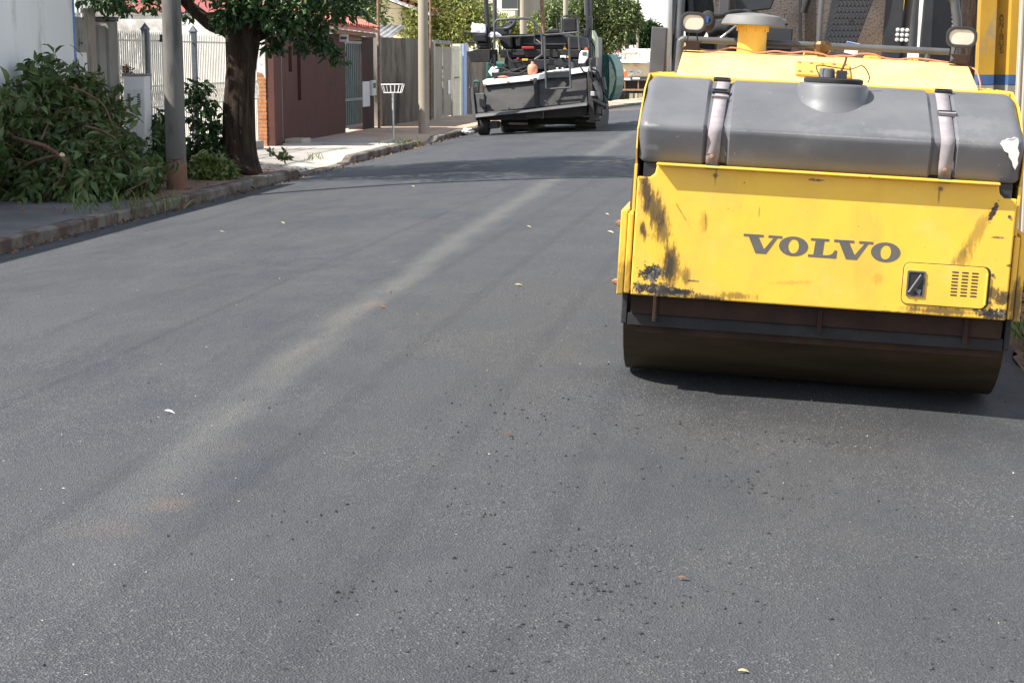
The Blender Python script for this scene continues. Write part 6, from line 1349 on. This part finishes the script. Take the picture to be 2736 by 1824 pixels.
sapling('clippings', 'bright green heap of leaf clippings against the tree foot', 'clippings', 23.6, [[(560, 480), (580, 450)]], [(540, 450, .17, 0), (570, 440, .17, 0), (590, 455, .15, 0), (610, 455, .12, 0), (545, 470, .15, -.2), (580, 472, .13, -.2), (525, 465, .1, 0), (612, 470, .08, 0)], 300, 0.10, m_grass, 44)
sapling('clippings', 'dark green clippings strewn behind the mud-stained pole', 'clippings', 24.0, [[(420, 470), (460, 440)]], [(400, 455, .16, 0), (425, 445, .18, 0), (380, 465, .12, 0), (520, 420, .2, .5), (550, 415, .18, .5), (585, 420, .15, .5), (440, 425, .2, .3)], 240, 0.10, m_leafd, 45)
sapling('sapling', 'few-leaved twig sprouting from the pavement right of the tree', 'sapling', 27.5, [[(745, 425), (728, 408), (708, 398)], [(745, 428), (747, 405)], [(760, 428), (762, 412)]], [(762, 415, .06, 0), (726, 405, .035, 0)], 150, 0.09, m_leafp, 46)
sapling('pot_plant', 'reddish seedling growing on top of the meter cabinet', 'plant', c0 + 0.3, [[(336, 202), (340, 185), (335, 172)], [(336, 202), (328, 190)]], [(330, 196, .07, 0), (345, 192, .05, 0), (337, 180, .04, 0)], 160, 0.05, m_dryb, 47)
dt = thing('dry_twigs', 'bundle of dry pale twigs beside the mud-stained pole', 'twigs', gz(535, 430, 0.02))
for i in range(9):
    a = gy(505 + R.uniform(0, 20), 428 + R.uniform(-12, 6), 24.0); b = gy(530 + R.uniform(0, 30), 405 + R.uniform(-6, 25), 24.0); MB().tube([a, b], 0.007, 5).build('twig', m_cut if i % 3 else m_twig, dt)
# fallen stick by the kerb
def tuft(px, py, z, label, n=40, h=0.16, m=m_grass, spread=0.12, seed=1):
    c = gz(px, py, z); rs2 = np.random.RandomState(seed); P = []; Dd = []
    for i in range(int(n * 0.4)): P.append((c.x + rs2.normal() * spread * 0.6, c.y + rs2.normal() * spread * 1.3, c.z)); Dd.append((rs2.normal() * 0.5, rs2.normal() * 0.5, 1.0))
    o = place('weed_tuft', leafmesh('weed_tuft', P, Dd, h, m, 0.08, seed, 0.05)); return tag(o, label, 'weeds', 'weeds along the kerb', 'stuff')
for i, (px, py, z, lab, n_, h_, sp) in enumerate(((252, 560, 0.0, 'wispy weeds on the kerb in front of the heap of branches', 70, 0.2, 0.22), (300, 572, -0.05, 'green weeds hanging over the kerb face before the branches', 50, 0.14, 0.2), (340, 575, -0.08, 'weeds in a kerb joint just right of the branch heap', 45, 0.13, 0.1), (410, 562, -0.08, 'tall pale weeds in the gutter near the mud-stained pole', 80, 0.22, 0.25), (450, 552, -0.1, 'low weeds in the gutter below the mud-stained pole', 90, 0.12, 0.4), (530, 535, -0.12, 'low weeds in the gutter right of the mud-stained pole', 90, 0.10, 0.4), (660, 505, -0.12, 'scattered weeds in the gutter below the tree', 60, 0.08, 0.4), (850, 428, 0.0, 'grass tuft at the end of the kerb beyond the tree', 70, 0.14, 0.15), (820, 460, -0.1, 'small weeds in the gutter beside the driveway apron', 60, 0.08, 0.4), (1085, 388, -0.05, 'green weeds on the kerb before the wire basket', 90, 0.2, 0.35), (1237, 300, -0.2, 'tall grass at the foot of the light blue gatepost', 90, 0.35, 0.3))):
    tuft(px, py, z, lab, n_, h_, m_grass, sp, 60 + i)
for i, (px, py, lab) in enumerate(((2730, 905, 'tall grass on the verge beside the roller drum'), (2725, 610, 'grass on the verge behind the roller frame'))):
    tuft(px, py, -0.1, lab, 160, 0.22, m_grass, 0.18, 90 + i)
# leaf litter in the gutter and on the verge, grit and crumbs on the asphalt: uncountable, one object each
rs = np.random.RandomState(77); P = []; Dd = []
for i in range(900):
    y = 10 + 32 * rs.rand(); x = KX + abs(rs.normal()) * 0.10 + 0.02 if rs.rand() < 0.5 else KX - 0.2 - 1.9 * rs.rand() ** 1.4
    if x < KX and not (18 < y < 27.5): continue
    P.append((x, y, (zr(x, y) if x > KX else swz(x, y)) + 0.012)); Dd.append((rs.normal(), rs.normal(), 0.15))
o = place('leaf_litter', leafmesh('leaf_litter', P, Dd, 0.055, m_dryb, 0.5, 7)); tag(o, 'dry leaf litter along the left gutter and tree strip', None, None, 'stuff')
P = []; Dd = []
for i in range(1600):
    y = 7 + 14 * rs.rand(); x = edge(y) + 0.02 + abs(rs.normal()) * 0.35; P.append((x, y, zr(edge(y), y) + 0.03 + 0.11 * min(1, (x - edge(y)) / 1.6 * 3))); Dd.append((rs.normal(), rs.normal(), 0.3))
o = place('leaf_litter', leafmesh('leaf_litter', P, Dd, 0.06, m_dryb, 0.5, 8)); tag(o, 'brown leaf litter on the right verge beside the roller', None, None, 'stuff')
def crumbs(name, label, n, m, fn, smin, smax, seed):
    rs2 = np.random.RandomState(seed); V = []; Fc = []
    base = np.array([(0, 0, 1), (0.9, 0, 0.1), (-0.2, 0.9, 0.2), (-0.8, -0.3, 0.1), (0.2, -0.9, 0.15), (0, 0, -0.6)]); faces = [(0, 1, 2), (0, 2, 3), (0, 3, 4), (0, 4, 1), (5, 2, 1), (5, 3, 2), (5, 4, 3), (5, 1, 4)]
    for i in range(n):
        x, y = fn(rs2); s = smin + (smax - smin) * rs2.rand() ** 4; q = rs2.rand() * 6.28
        b = base * (1 + 0.35 * rs2.normal(size=base.shape)) * s * np.array([1.2, 1.0, 0.6]); cq, sq = math.cos(q), math.sin(q)
        o_ = len(V); z = zr(x, y) + 0.006 * noise.noise((x * 0.9, y * 0.35, 0)) + s * 0.22
        V += [(x + v[0] * cq - v[1] * sq, y + v[0] * sq + v[1] * cq, z + v[2]) for v in b]; Fc += [tuple(k + o_ for k in f) for f in faces]
    me = bpy.data.meshes.new(name); me.from_pydata(V, [], Fc); me.update(); me.materials.append(m)
    return tag(place(name, me), label, None, None, 'stuff')
cen = [(R.uniform(-1.7, 0.2), R.uniform(4.6, 8.8), R.uniform(0.06, 0.30)) for i in range(30)] + [(R.uniform(0.2, 1.0), R.uniform(4.4, 5.6), 0.25) for i in range(5)]
def near(rs2):
    if rs2.rand() < 0.66:
        c_ = cen[rs2.randint(len(cen))]; return c_[0] + rs2.normal() * c_[2], c_[1] + rs2.normal() * c_[2]
    return rs2.uniform(-3.2, 1.3), 4.2 + 8 * rs2.rand() ** 1.5
crumbs('asphalt_crumbs', 'loose black asphalt crumbs scattered over the road near the camera', 2300, m_stone, near, 0.0018, 0.0095, 3)
crumbs('grit', 'pale grit scattered over the fresh asphalt', 900, m_stonel, lambda r_: (r_.uniform(-5.5, 1.3), 4.3 + 16 * r_.rand() ** 1.6), 0.0012, 0.006, 4)
# single leaves and chips lying on the road
for i, (px, py, s_, m, lab) in enumerate(((1183, 657, 0.075, m_dry, 'pale curled leaf lying mid-road left of the roller'), (1395, 534, 0.075, m_dry, 'pale curled leaf lying just left of the roller panel'), (378, 948, 0.05, m_bagw, 'white paper scrap on the asphalt at lower left'), (505, 534, 0.055, m_dry, 'pale leaf on the road before the mud-stained pole'), (645, 513, 0.05, m_dry, 'small pale leaf on the road right of the mud-stained pole'), (870, 707, 0.06, m_dryb, 'brown leaf on the dusty seam'), (1390, 493, 0.05, m_dry, 'yellow leaf on the road beside the rusty frame edge of the roller'), (1355, 434, 0.05, m_dryb, 'brown leaf lying in the tree shadow on the road'), (945, 429, 0.05, m_dry, 'small leaf on the road below the tree shadow'), (1160, 1002, 0.045, m_dryb, 'reddish chip on the asphalt left of the roller shadow'), (1695, 1548, 0.04, m_dry, 'pale straw chip at the bottom edge of the road'), (1556, 1332, 0.04, m_dryb, 'brown chip lying in the foreground'), (1210, 522, 0.05, m_dry, 'pale leaf on the road centre beyond the curled leaf'), (632, 379, 0.07, m_leafy, 'yellow leaf on the pavement right of the tree trunk'))):
    p = gz(px * D, py * D, 0.0)
    for k in range(4): p = gz(px * D, py * D, zr(p.x, p.y) if p.x > KX else swz(p.x, p.y))
    o = place('fallen_leaf' if 'scrap' not in lab and 'chip' not in lab else 'chip', leaf_template(0.25, 3, m)); o.location = p + Vector((0, 0, 0.012)); o.rotation_euler = (0.2, 0.05, R.uniform(-0.5, 0.5)); o.scale = (s_, s_, s_)
    o.data.name = o.name; tag(o, lab, 'leaf' if 'leaf' in lab else 'chip')
print('objects', len(bpy.data.objects))
